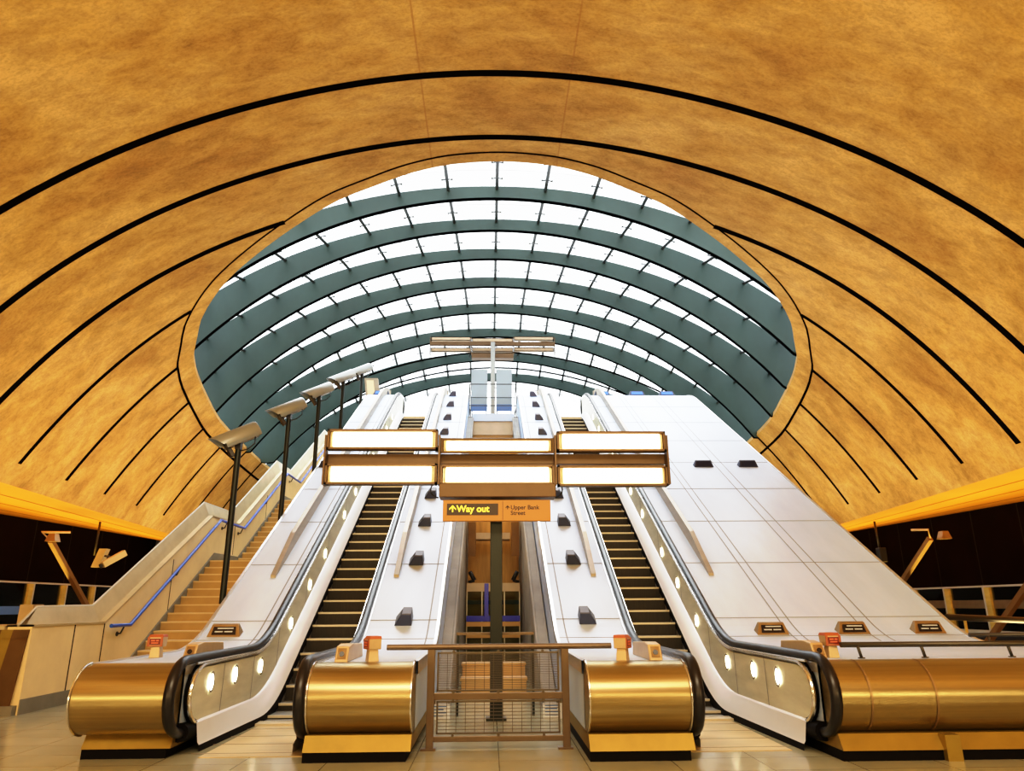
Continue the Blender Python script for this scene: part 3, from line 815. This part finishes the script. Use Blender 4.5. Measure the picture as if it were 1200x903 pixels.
# Way out sign
t = thing('direction_sign', 'orange Way out sign board under the lamp cluster', 'sign', (0,10.85,2.75))
obj('board', MB().box(-.80,.80,10.80,10.92,2.755,3.065), M['signorange'], t, bevel=.008)
obj('dark_panel', MB().box(-.74,.02,10.792,10.80,2.84,3.01), M['signbrown'], t)
obj('divider', MB().box(.085,.091,10.796,10.80,2.77,3.05), M['signbrown'], t)
def text(name, s, size, x, z, y, m, parent, off=0.):
    cu = bpy.data.curves.new(name, 'FONT'); cu.body = s; cu.size = size; cu.extrude = .003; cu.offset = off
    tmp = bpy.data.objects.new('tmp_text', cu); C.objects.link(tmp)
    dg = bpy.context.evaluated_depsgraph_get(); me = bpy.data.meshes.new_from_object(tmp.evaluated_get(dg))
    bpy.data.objects.remove(tmp)
    me.transform(Matrix.Translation((x,y,z)) @ Matrix.Rotation(PI/2,4,'X'))
    me.transform(Matrix.Translation(-world_off(parent)))
    me.materials.clear(); me.materials.append(m)
    o = bpy.data.objects.new(name, me); C.objects.link(o); o.parent = parent; return o
def arrow(name, x, z, h, w, th, y, m, parent):
    mb = MB()
    mb.box(x-th/2,x+th/2,y-.004,y,z,z+h*.92)
    for s in (-1,1):
        a = [(x+s*w/2, z+h*.50),(x, z+h),(x, z+h-th*1.5),(x+s*w/2, z+h*.50-th*1.1)]
        mb.add([(p[0],y-.004,p[1]) for p in a]+[(p[0],y,p[1]) for p in a], [(0,1,2,3),(7,6,5,4),(0,4,5,1),(1,5,6,2),(2,6,7,3),(3,7,4,0)])
    return obj(name, mb, m, parent)
arrow('way_out_arrow', -.655, 2.885, .10, .10, .018, 10.791, M['signyellow'], t)
text('way_out_lettering', 'Way out', .135, -.595, 2.888, 10.790, M['signyellow'], t, .0032)
arrow('street_arrow', .16, 2.925, .058, .06, .013, 10.799, M['signtext'], t)
text('street_lettering', 'Upper Bank', .088, .205, 2.925, 10.798, M['signtext'], t, .0014)
text('street_lettering', 'Street', .088, .205, 2.842, 10.798, M['signtext'], t, .0014)

# ------------------------------------------------------------------ middle gap: concrete ramps, lobby screen, landing front
for s, side in ((-1,'left'), (1,'right')):
    x0, x1 = sorted((s*.735, s*.925))
    mb = MB().prismX([(11.75,.0),(11.95,.16),(25.85,(25.85-YN)*T30),(25.85,0)], x0, x1)
    for y in (13.35,15.7,18.2,20.7,23.2): mb.bar((x0,y,(y-YN)*T30),(x1,y,(y-YN)*T30),.025,.012,1)
    for y in (13.35,15.7,18.2,20.7): mb.box(s*.735-.003,s*.735+.003,y,y+.02,0,(y-YN)*T30,1)
    mb.tube([(s*.735,y,(y-YN)*T30) for y in (11.95,25.85)], .03, 8)
    o = obj('concrete_ramp', mb, [M['concrete'], M['seamline']])
    tag(o, 'grey concrete ramp at the %s side of the middle gap' % side, 'ramp', 'concrete ramps in the middle gap')
struct('wall_lobby', MB().box(-.72,.72,21.0,21.2,0,6.2), M['wood'])
LY = 19.5
t = thing('lobby_screen', 'glass lobby screen with blue bands low in the middle gap', 'glass screen', (0,LY,0))
obj('head_panel', MB().box(-.70,.68,LY-.05,LY+.05,1.90,2.11), M['palefascia'], t)
obj('glass', MB().box(-.70,.68,LY-.01,LY+.01,.05,1.90), M['screenglass'], t)
obj('blue_post', MB().box(-.24,-.13,LY-.07,LY-.03,1.16,2.1), M['liftblue'], t, bevel=.005)
obj('blue_band', MB().box(-.70,.68,LY-.03,LY-.015,1.16,1.30), M['liftblue'], t)
obj('blue_band', MB().box(-.70,.68,LY+.015,LY+.02,1.58,1.68), M['noticeblue'], t)
obj('sill_rail', MB().box(-.70,.68,LY-.04,LY+.02,.76,.83), M['woodlight'], t)
obj('sill_rail', MB().box(-.70,.68,LY-.04,LY+.02,1.04,1.15), M['woodlight'], t)
for x in (-.69,-.30,.28,.67): obj('mullion', MB().box(x-.015,x+.015,LY-.02,LY+.02,0,1.9), M['whitepost'], t)
o = obj('backdrop', MB().box(-.70,.68,20.4,20.5,0.0,1.9), M['palefascia']); tag(o, 'pale warm-lit backdrop wall behind the blue banded glass screen', 'wall')
for k, (y, z) in enumerate(((14.3,.28),(14.8,.5))):
    o = obj('wooden_step', MB().box(-.62,.58,y,y+.49,0,z-.05).box(-.64,.60,y-.02,y+.49,z-.05,z), M['woodlight'], bevel=.01)
    tag(o, ('lower front' if k == 0 else 'upper rear') + ' pale wooden step behind the tube barrier in the gap', 'step', 'pale steps in the gap')
o = obj('cross_beam', MB().box(-.47,.44,19.7,20.3,3.25,3.42), M['palefascia']); tag(o, 'pale beam crossing the middle gap behind the sign post', 'beam')
for s in (-1,1):
    o = obj('beam_bracket', MB().prismX([(19.7,2.80),(19.7,3.7),(20.2,3.7),(20.2,3.1)], s*.58-.10, s*.58+.10), M['propmat'])
    tag(o, 'orange bracket at the %s end of the pale cross beam' % ('left' if s<0 else 'right'), 'bracket', 'brackets of the cross beam')
    o = obj('spot_lamp', MB().tube([(s*.62,19.5,2.40),(s*.50,19.48,2.18)], .055, 10).tube([(s*.50,19.5,2.18),(s*.66,19.5,2.13)], .04, 8), M['lampdark'])
    tag(o, 'black spot lamp on the %s side above the blue banded screen' % ('left' if s<0 else 'right'), 'lamp', 'spot lamps above the lobby screen')
t = thing('landing_edge', 'tan front of the upper landing between the narrow slabs', 'landing', (0,26,ZT-.2))
obj('white_edge', MB().box(-.75,.78,25.9,26.1,8.06,8.34), M['steel'], t)
obj('tan_fascia', MB().box(-.75,.78,25.96,26.2,7.55,8.06), M['palefascia'], t)
obj('dark_fascia', MB().box(-.75,.78,26.0,26.2,6.2,7.55), M['bronze'], t)
struct('floor_landing', MB().box(-4.7,7.42,27.35,33.1,ZT-.35,ZT-.06).box(-.93,.95,26.1,27.4,ZT-.35,ZT-.02), M['plaza'])
# glass box of the lift head on the landing
t = thing('glass_landing_box', 'glass balustrade box with thin steel frame on the upper landing', 'glass box', (0,26.4,ZT))
GB = (-.88,.88,26.15,28.0)
fr = MB()
for x in GB[:2]:
    for y in GB[2:]: fr.box(x-.018,x+.018,y-.018,y+.018,ZT-.1,9.56)
for z in (9.56,8.72):
    for y in GB[2:]: fr.box(GB[0],GB[1],y-.014,y+.014,z-.02,z+.012)
    for x in GB[:2]: fr.box(x-.014,x+.014,GB[2],GB[3],z-.02,z+.012)
obj('frame', fr, M['mullion'], t)
g = MB()
for y in GB[2:]: g.add([(GB[0],y,ZT),(GB[1],y,ZT),(GB[1],y,9.55),(GB[0],y,9.55)], [(0,1,2,3)])
for x in GB[:2]: g.add([(x,GB[2],ZT),(x,GB[3],ZT),(x,GB[3],9.55),(x,GB[2],9.55)], [(0,1,2,3)])
obj('glass', g, M['cglass'], t, recalc=False)
for s, (a,b) in ((-1,(-.87,-.22)),(1,(.14,.78))):
    o = thing('frosted_panel', 'pale blue frosted panel %s of the pole on the upper landing' % ('left' if s<0 else 'right'), 'panel', ((a+b)/2,28.1,ZT), group='frosted panels on the landing')
    obj('panel', MB().box(a,b,28.1,28.13,9.10,10.78), M['frost'], o)
    obj('panel_band', MB().box(a+.0,b-.0,28.09,28.135,9.02,9.30), M['noticeblue'], o)
    for x in (a+.04,b-.04): obj('leg', MB().box(x-.02,x+.02,28.1,28.14,ZT-.08,9.05), M['mullion'], o)

# ------------------------------------------------------------------ stairs on the left
XW = -7.3
st = thing('stone_staircase', 'pale stone stairs rising in three flights beside the left slab', 'stairs', (-6.0,15,0))
flights = [(14.95,0.,15),(21.35,2.70,13),(27.2,5.04,18)]
SR, ST_ = .18, .305
xL, xR = XW+.035, -4.72
for y0, z0, nst in flights:
    for k in range(nst):
        y = y0+k*ST_; z = z0+(k+1)*SR
        mb = MB().box(xL,xR,y,y+ST_+.02,z-SR-.05,z-.03,1).box(xL,xR,y-.015,y+ST_+.02,z-.03,z,0)
        obj('step', mb, [M['stairstone'],M['stairriser']], st)
for (ya,yb,z) in ((19.5,21.37,2.70),(25.3,27.22,5.04),(32.65,33.6,8.28)):
    obj('landing', MB().box(xL,xR,ya,yb,z-.25,z), M['stairstone'], st)
# stepped skirting against the wall
def nose(y):
    z = 0
    for y0,z0,nst in flights:
        if y < y0: return z
        z = z0 + min(nst*SR, (y-y0)/ST_*SR); 
    return z
P = [14.6,14.95,19.5,21.35,25.3,27.2,32.65,33.5]
sk = [(y, nose(y)+.22) for y in P]; sl = [(y, max(0,nose(y)-.25)) for y in reversed(P)]
obj('skirting', MB().prismX(sk+sl, XW+.006, XW+.036), M['skirt'], st)
# stair wall
WT = [(12.2,1.28),(14.42,1.28),(19.15,3.80),(21.2,3.80),(25.15,6.05),(27.0,6.05),(31.9,8.75),(33.5,8.75)]
low = [(33.5,4.0),(24.0,.0),(12.2,0.)]
mb = MB().prismX(WT+low, XW-.38, XW)
for y,a,b in ((13.42,.12,1.28),(14.42,.12,1.28),(17.1,1.4,2.6),(20.9,2.95,3.8),(23.6,3.9,5.0)):
    mb.box(XW-.001,XW+.004,y,y+.03,a,b,1)
mb.box(XW-.0,XW+.02,12.2,14.9,0,.22,2)
struct('wall_stair', mb, [M['stairwall'],M['seam'],M['skirt']])
# glass upstand with metal coping on the wall
t = thing('glass_upstand', 'sloping glass and metal parapet along the top of the stair wall', 'parapet', (XW-.15,14.4,1.28))
up = [(y,z+.0) for y,z in WT]; hi = [(12.62,1.58),(14.36,1.60)] + [(y-.06,z+.36) for y,z in WT[2:]]
obj('coping', MB().grid([[(XW-.40,y,z) for y,z in up],[(XW-.40,y,z+.035) for y,z in up],[(XW+.02,y,z+.035) for y,z in up],[(XW+.02,y,z) for y,z in up]], smooth=False), M['coping'], t)
obj('upstand_panel', MB().grid([[(XW-.10,y,z+.035) for y,z in up],[(XW-.22,y,z) for y,z in hi],[(XW-.25,y,z) for y,z in hi],[(XW-.25,y,z+.035) for y,z in up]], smooth=False), M['coping'], t)
obj('upstand_edge', MB().tube([(XW-.235,y,z) for y,z in [(12.22,1.30)]+hi], .022, 8), M['whitepost'], t)
# blue handrail
t = thing('blue_handrail', 'bright blue tubular handrail on brackets along the stair wall', 'handrail', (XW+.1,14.4,1.2))
HP = [(14.45,1.235),(15.2,1.235),(19.45,3.74),(21.35,3.72),(25.3,6.0),(27.1,5.98),(32.4,9.0)]
obj('rail_tube', MB().tube([(XW+.12,y,z) for y,z in HP], .036, 12), M['bluerail'], t)
for y,z in ((14.95,1.235),(17.2,2.41),(19.9,3.735),(21.2,3.72),(23.3,4.84),(26.0,5.99),(29.5,7.35)):
    obj('bracket', MB().tube([(XW,y,z-.16),(XW+.07,y,z-.15),(XW+.12,y,z-.03)], .016, 8).tube([(XW,y,z-.16),(XW+.012,y,z-.16)], .045, 12), M['lampdark'], t)
# bronze-clad end of the stair wall
t = thing('bronze_end_panel', 'bronze and gold metal end panels left of the concrete stair wall', 'metal panel', (-8.2,12.2,0))
for (a,b,dx,m) in ((-7.62,-7.32,.10,'darkbronze'),(-7.80,-7.62,.10,'brass'),(-8.05,-7.80,.10,'darkbronze'),(-8.25,-8.05,.1,'brass'),(-9.4,-8.25,.1,'bronze')):
    mb = MB(); vs = [(a-.08,12.12,.14),(b-.08 ,12.12,.14),(b+.06 if b<-7.4 else b,12.16,1.24),(a+.06,12.16,1.24)]
    vs = vs + [(x,12.15,z) for x,y,z in vs[:2]] + [(x,12.19,z) for x,y,z in vs[2:]]; mb.add(vs, [(0,1,2,3),(7,6,5,4),(0,4,5,1),(1,5,6,2),(2,6,7,3),(3,7,4,0)])
    obj('clad_strip', mb, M[m], t)
obj('plinth', MB().box(-9.45,-7.32,12.08,12.195,0,.14), M['skirt'], t)
obj('ledge', MB().box(-9.4,-7.70,12.15,13.2,1.24,1.30), M['coping'], t)
obj('corner_box', MB().box(-7.98,-7.76,12.9,13.2,1.30,1.62), M['beige'], t)

# ------------------------------------------------------------------ floodlights on posts beside the left slab
def flood_proto():
    t = thing('post_floodlight', '', 'floodlight', (0,0,0))
    H = 2.75
    obj('pole', MB().tube([(0,0,0),(0,0,H)], .055, 12), M['postgrey'], t)
    ax = Vector((-.80,-.42,-.50)).normalized(); up = Vector((0,0,1)); yv = up.cross(ax).normalized(); zv_ = ax.cross(yv).normalized()
    Mx = Matrix.Translation((0,0,H+.20)) @ Matrix(((ax.x,yv.x,zv_.x,0),(ax.y,yv.y,zv_.y,0),(ax.z,yv.z,zv_.z,0),(0,0,0,1)))
    # hood: half barrel along local x
    n = 14; L0, L1 = -.37, .29
    def ring(x, r, lo=-.55): return [(x, r*math.cos(a), r*math.sin(a)) for a in [lo+(PI-2*lo)*k/n for k in range(n+1)]]
    mb = MB(); rows = [[Mx @ Vector(p) for p in ring(x,r)] for x,r in ((L0,.175),(L0+.03,.195),(L1,.195))]
    mb.grid(rows); rows2 = [[Mx @ Vector(p) for p in ring(x,r)] for x,r in ((L0,.16),(L1,.17))]; mb.grid(rows2)
    # visor: tongue drawn to a point
    tip = [[Mx @ Vector((L1+.24*(1-abs(a-PI/2)/(PI/2+.35))**.8, .195*math.cos(a), .195*math.sin(a))) for a in [-.1+(PI+.2)*k/n for k in range(n+1)]],
           [Mx @ Vector((L1-.02, .195*math.cos(a), .195*math.sin(a))) for a in [-.1+(PI+.2)*k/n for k in range(n+1)]]]
    mb.grid(tip)
    # back cap
    cap = [Mx @ Vector(p) for p in ring(L0,.175)]; mb.add(cap, [tuple(range(len(cap)))])
    h = obj('hood', mb, M['hood'], t, recalc=False)
    b = MB(); b.box(L0+.05,L1-.06,-.10,.10,-.10,.06,0,Mx); obj('body', b, M['polesteel'], t)
    b = MB(); b.tube([(L0+.08,-.13,-.03),(L1-.1,-.13,-.03)], .035, 8, 0, Mx); b.tube([(L0+.08,.13,-.03),(L1-.1,.13,-.03)], .035, 8, 0, Mx); obj('side_rod', b, M['hood'], t)
    b = MB(); b.frustum((L1-.08,L1-.01,-.085,.085),(L1-.06,L1+.01,-.07,.07),-.28,.12,0,Mx); b.tube([(L1-.01,0,.02),(L1+.02,0,.02)], .06, 14, 0, Mx); obj('lens_block', b, M['lampdark'], t, bevel=.01)
    b = MB(); b.box(-.05,.05,-.06,.06,H-.02,H+.14); obj('yoke', b, M['lampdark'], t)
    c = [(.04,-.02,H-.05),(.20,-.06,H-.02),(.30,-.02,H+.10),(.27,.05,H+.24),(.20,.08,H+.28)]
    obj('cable', MB().tube(c, .012, 6), M['lampdark'], t)
    return t
fp = flood_proto(); first = True
FL = [(13.26,4.36),(16.35,5.72),(19.06,6.94),(22.0,8.27),(25.1,9.52)]
labs = ['steel hooded floodlight on a dark post, nearest and largest of the row','steel hooded floodlight, second nearest on the slab edge','steel hooded floodlight, middle of the row beside the stairs','steel hooded floodlight, fourth up the row beside the stairs','steel hooded floodlight, farthest and smallest of the row']
for (y, zt), lab in zip(FL, labs):
    loc = (-4.755, y, zt-2.75)
    if first: fp.location = loc; fp['label'] = lab; fp['group'] = 'floodlights beside the stairs'; first = False
    else: dup(fp, loc, None, lab, 'floodlights beside the stairs')
t = thing('tilted_light_box', 'tall tan light box tilted at the top of the left slab', 'light box', (-4.7,27.9,9.3))
obj('case', MB().frustum((-5.0,-4.45,27.8,28.0),(-5.15,-4.62,27.8,28.0),9.1,10.3), M['fin'], t)
obj('light_face', MB().frustum((-4.93,-4.63,27.77,27.79),(-5.06,-4.78,27.77,27.79),9.2,10.2), M['reflector'], t)
obj('stalk', MB().tube([(-4.72,27.9,8.2),(-4.72,27.9,9.1)], .04, 8), M['polesteel'], t)

# ------------------------------------------------------------------ glass screens at the sides
def glass_screen(s, label, zt, ypos):
    X = s*16.5
    t = thing('glass_screen', label, 'glass screen', (X,28,0))
    y0, y1 = ypos[0], ypos[-1]
    obj('top_rail', MB().box(X-.03,X+.03,y0,y1,zt-.03,zt+.03), M['whitepost'], t)
    obj('bottom_rail', MB().box(X-.04,X+.04,y0,y1,.52,.66), M['whitepost'], t)
    obj('base_wall', MB().box(X-.10,X+.10,y0,y1,0,.52), M['lampdark'], t)
    for i in range(len(ypos)-1):
        obj('pane', MB().box(X-.008,X+.008,ypos[i]+.05,ypos[i+1]-.05,.66,zt-.03), M['screenglass'], t)
        f = .62 if i % 1 == 0 else .5
        obj('glazing_strip', MB().box(X-.02,X+.02,ypos[i]+.06,ypos[i+1]-.06,1.35,1.62), M['noticeblue'] if s < 0 else M['bronze'], t)
    for y in ypos:
        p = obj('post', MB().box(X-.05,X+.05,y-.05,y+.05,0,zt), M['whitepost'], t)
        obj('post_fin', MB().box(X-s*.04-.05,X-s*.04+.05,y-.36,y-.10,.2,zt-.04), M['yellowpost'], t)
    return t
glass_screen(-1, 'long glass screen with pale posts along the dark left wall', 2.42, [18.5,20.8,23.0,25.2,27.4,29.5,31.6,33.8,35.8])
glass_screen(1, 'long glass screen with yellow posts along the dark right wall', 2.06, [16.0,18.2,20.4,22.5,24.7,26.9,29.0,31.2,33.4,35.6])
# raking props with small bracket lamps
def prop(a, b, label, lamp=True):
    t = thing('raking_prop', label, 'prop', b)
    obj('bar', MB().bar(a, b, .16, .16), M['propmat'], t)
    if lamp:
        a = Vector(a); d = -1 if a.x < 0 else 1
        obj('lamp_arm', MB().tube([a+Vector((0,0,.02)), a+Vector((-.2,-.3,.28)), a+Vector((-.45*d,.3,.33))], .04, 8), M['beige'], t)
        obj('lamp_head', MB().frustum((a.x+.1,a.x+.45,a.y-.55,a.y-.2),(a.x+.18,a.x+.38,a.y-.5,a.y-.25),a.z-.05,a.z+.22), M['bronze'], t)
    return t
prop((-15.5,26.3,3.80), (-15.5,31.55,.0), 'orange lit slanting prop against the dark left wall')
prop((15.5,25.6,3.72), (15.5,31.5,.0), 'dim slanting prop beside the wide slab on the right')
prop((15.5,20.6,2.50), (15.5,23.98,.0), 'yellow lit slanting prop at the right edge', False)
# cameras
t = thing('hanging_camera', 'tan box camera hanging on a rod below the left soffit', 'camera', (-15.5,29.3,3.7))
obj('rod', MB().tube([(-15.5,29.35,4.9),(-15.55,29.4,3.5)], .045, 8), M['rail'], t)
obj('camera_body', MB().add([Vector(p) for p in [(-15.52,29.2,3.05),(-15.22,29.2,3.05),(-15.22,29.5,3.05),(-15.52,29.5,3.05),(-15.30,29.2,3.75),(-15.02,29.2,3.75),(-15.02,29.5,3.75),(-15.30,29.5,3.75)]], [(3,2,1,0),(4,5,6,7),(0,1,5,4),(1,2,6,5),(2,3,7,6),(3,0,4,7)]), M['cctv'], t)
obj('bracket', MB().tube([(-15.25,29.3,3.5),(-14.9,29.3,3.45)], .04, 8), M['rail'], t)
t = thing('hanging_camera', 'cream tube camera tilted beside the tan box camera', 'camera', (-14.9,29.3,3.3))
obj('camera_body', MB().bar((-14.98,29.0,3.12),(-14.48,29.6,3.62), .24,.24), M['cctv'], t, bevel=.02)
obj('lens', MB().tube([(-15.0,28.98,3.10),(-15.03,28.94,3.07)], .09, 12), M['lampdark'], t)
t = thing('hanging_camera', 'dark box camera hanging on a rod below the right soffit', 'camera', (15.5,29.1,3.3))
obj('rod', MB().tube([(15.45,29.1,4.7),(15.5,29.1,3.6)], .045, 8), M['rail'], t)
obj('camera_body', MB().box(15.38,15.66,28.9,29.2,3.1,3.65), M['lampdark'], t, bevel=.02)

# ------------------------------------------------------------------ buildings outside the canopy
def tower(loc, sx, sy, h, label):
    t = thing('office_tower', label, 'building', loc)
    x,y,z = loc
    obj('block', MB().box(x-sx/2,x+sx/2,y-sy/2,y+sy/2,z,z+h), M['tower'], t)
    mb = MB()
    for side in (-1,1):
        k = 0
        zz = z+1
        while zz < z+h-2:
            mb.box(x-sx/2+.5,x+sx/2-.5,y+side*sy/2-.1,y+side*sy/2+.1,zz,zz+1.9)
            mb.box(x+side*sx/2-.1,x+side*sx/2+.1,y-sy/2+.5,y+sy/2-.5,zz,zz+1.9); zz += 3.4
    obj('window_band', mb, M['towerwin'], t)
tower((-62,95,8), 26, 30, 46, 'pale office tower beyond the glass on the left')
tower((66,92,8), 26, 30, 50, 'pale office tower with window bands beyond the glass on the right')

# ------------------------------------------------------------------ light
w = bpy.data.worlds.new('sky'); bpy.context.scene.world = w; w.use_nodes = True
bg = w.node_tree.nodes['Background']; bg.inputs['Color'].default_value = (.93,.97,1.0,1); bg.inputs['Strength'].default_value = 4.4
def area(name, loc, rot, sx, sy, col, e):
    l = bpy.data.lights.new(name, 'AREA'); l.shape = 'RECTANGLE'; l.size = sx; l.size_y = sy; l.color = col; l.energy = e
    o = bpy.data.objects.new(name, l); o.location = loc; o.rotation_euler = rot; C.objects.link(o); return o
WARM = (1.0,.70,.32)
for x in (-9, 9):
    area('hall_fill_up', (x,-3,2.2), (PI-.5,0,0), 8, 2, WARM, 950)  # unseen warm fill added behind the camera to light the vault
area('hall_fill_up', (0,-6,3.0), (PI-.3,0,0), 8, 2, WARM, 2300)  # central fill, added to brighten the middle of the vault
for s in (-1,1):
    a = area('side_fill', (s*16.0,24,2.5), (PI,0,0), .8, 30, (1,.60,.10), 430); a.data.spread = math.radians(120)  # unseen strip added for the orange glow on the soffit
    a = area('side_fill', (s*11.6,24,.6), (PI,0,0), .8, 20, WARM, 780); a.data.spread = math.radians(130)  # added fill that lifts the lower sides of the vault
for y, z, e in ((20.0,4.6,38),(17.0,3.0,12)):
    l = bpy.data.lights.new('lobby_fill', 'POINT'); l.energy = e; l.color = (1,.62,.25); l.shadow_soft_size = .2  # bare point lights added to warm the gap, no fitting there
    o = bpy.data.objects.new('lobby_fill', l); o.location = (0,y,z); C.objects.link(o)
sl = bpy.data.lights.new('soft_sun', 'SUN'); sl.energy = 3.0; sl.angle = math.radians(40); sl.color = (.95,.97,1.0)  # broad sun added to brighten the lower slabs
o = bpy.data.objects.new('soft_sun', sl); o.rotation_euler = Vector((0,-.64,-.77)).to_track_quat('-Z','Y').to_euler(); o.location = (0,40,40); C.objects.link(o)
area('hall_fill_down', (0,-2,9), (.75,0,0), 10, 3, (1,.82,.55), 1200)  # unseen fill added to brighten the stair wall and drums

# ------------------------------------------------------------------ camera
p, ya, ro = math.radians(16.8789), math.radians(1.8071), math.radians(-.3592)
fw = Vector((math.sin(ya)*math.cos(p), math.cos(ya)*math.cos(p), math.sin(p)))
rt = Vector((math.cos(ya), -math.sin(ya), 0)); up = rt.cross(fw)
r2 = rt*math.cos(ro) + up*math.sin(ro); u2 = r2.cross(fw)
cam = bpy.data.cameras.new('camera'); co = bpy.data.objects.new('camera', cam); C.objects.link(co)
co.matrix_world = Matrix(((r2.x,u2.x,-fw.x,-.1034),(r2.y,u2.y,-fw.y,0),(r2.z,u2.z,-fw.z,EYE),(0,0,0,1)))
cam.sensor_width = 36; cam.sensor_fit = 'HORIZONTAL'; cam.lens = 845.753/1200*36; cam.clip_start = .05; cam.clip_end = 500
sc = bpy.context.scene; sc.camera = co
sc.view_settings.view_transform = 'Standard'; sc.view_settings.look = 'None'; sc.view_settings.exposure = 0; sc.view_settings.gamma = 1
vs_ = sc.view_settings; vs_.use_curve_mapping = True; cm = vs_.curve_mapping
WL = 4.0; cm.white_level = (WL,WL,WL); cm.extend = 'HORIZONTAL'
cv = cm.curves[3]; cv.points[0].location = (0,0); cv.points[1].location = (1,1)
for x, y in ((.03,.018),(.10,.082),(.25,.245),(.55,.56),(.95,.84),(1.7,.965),(2.8,.995)): cv.points.new(x/WL, y)
cm.update()
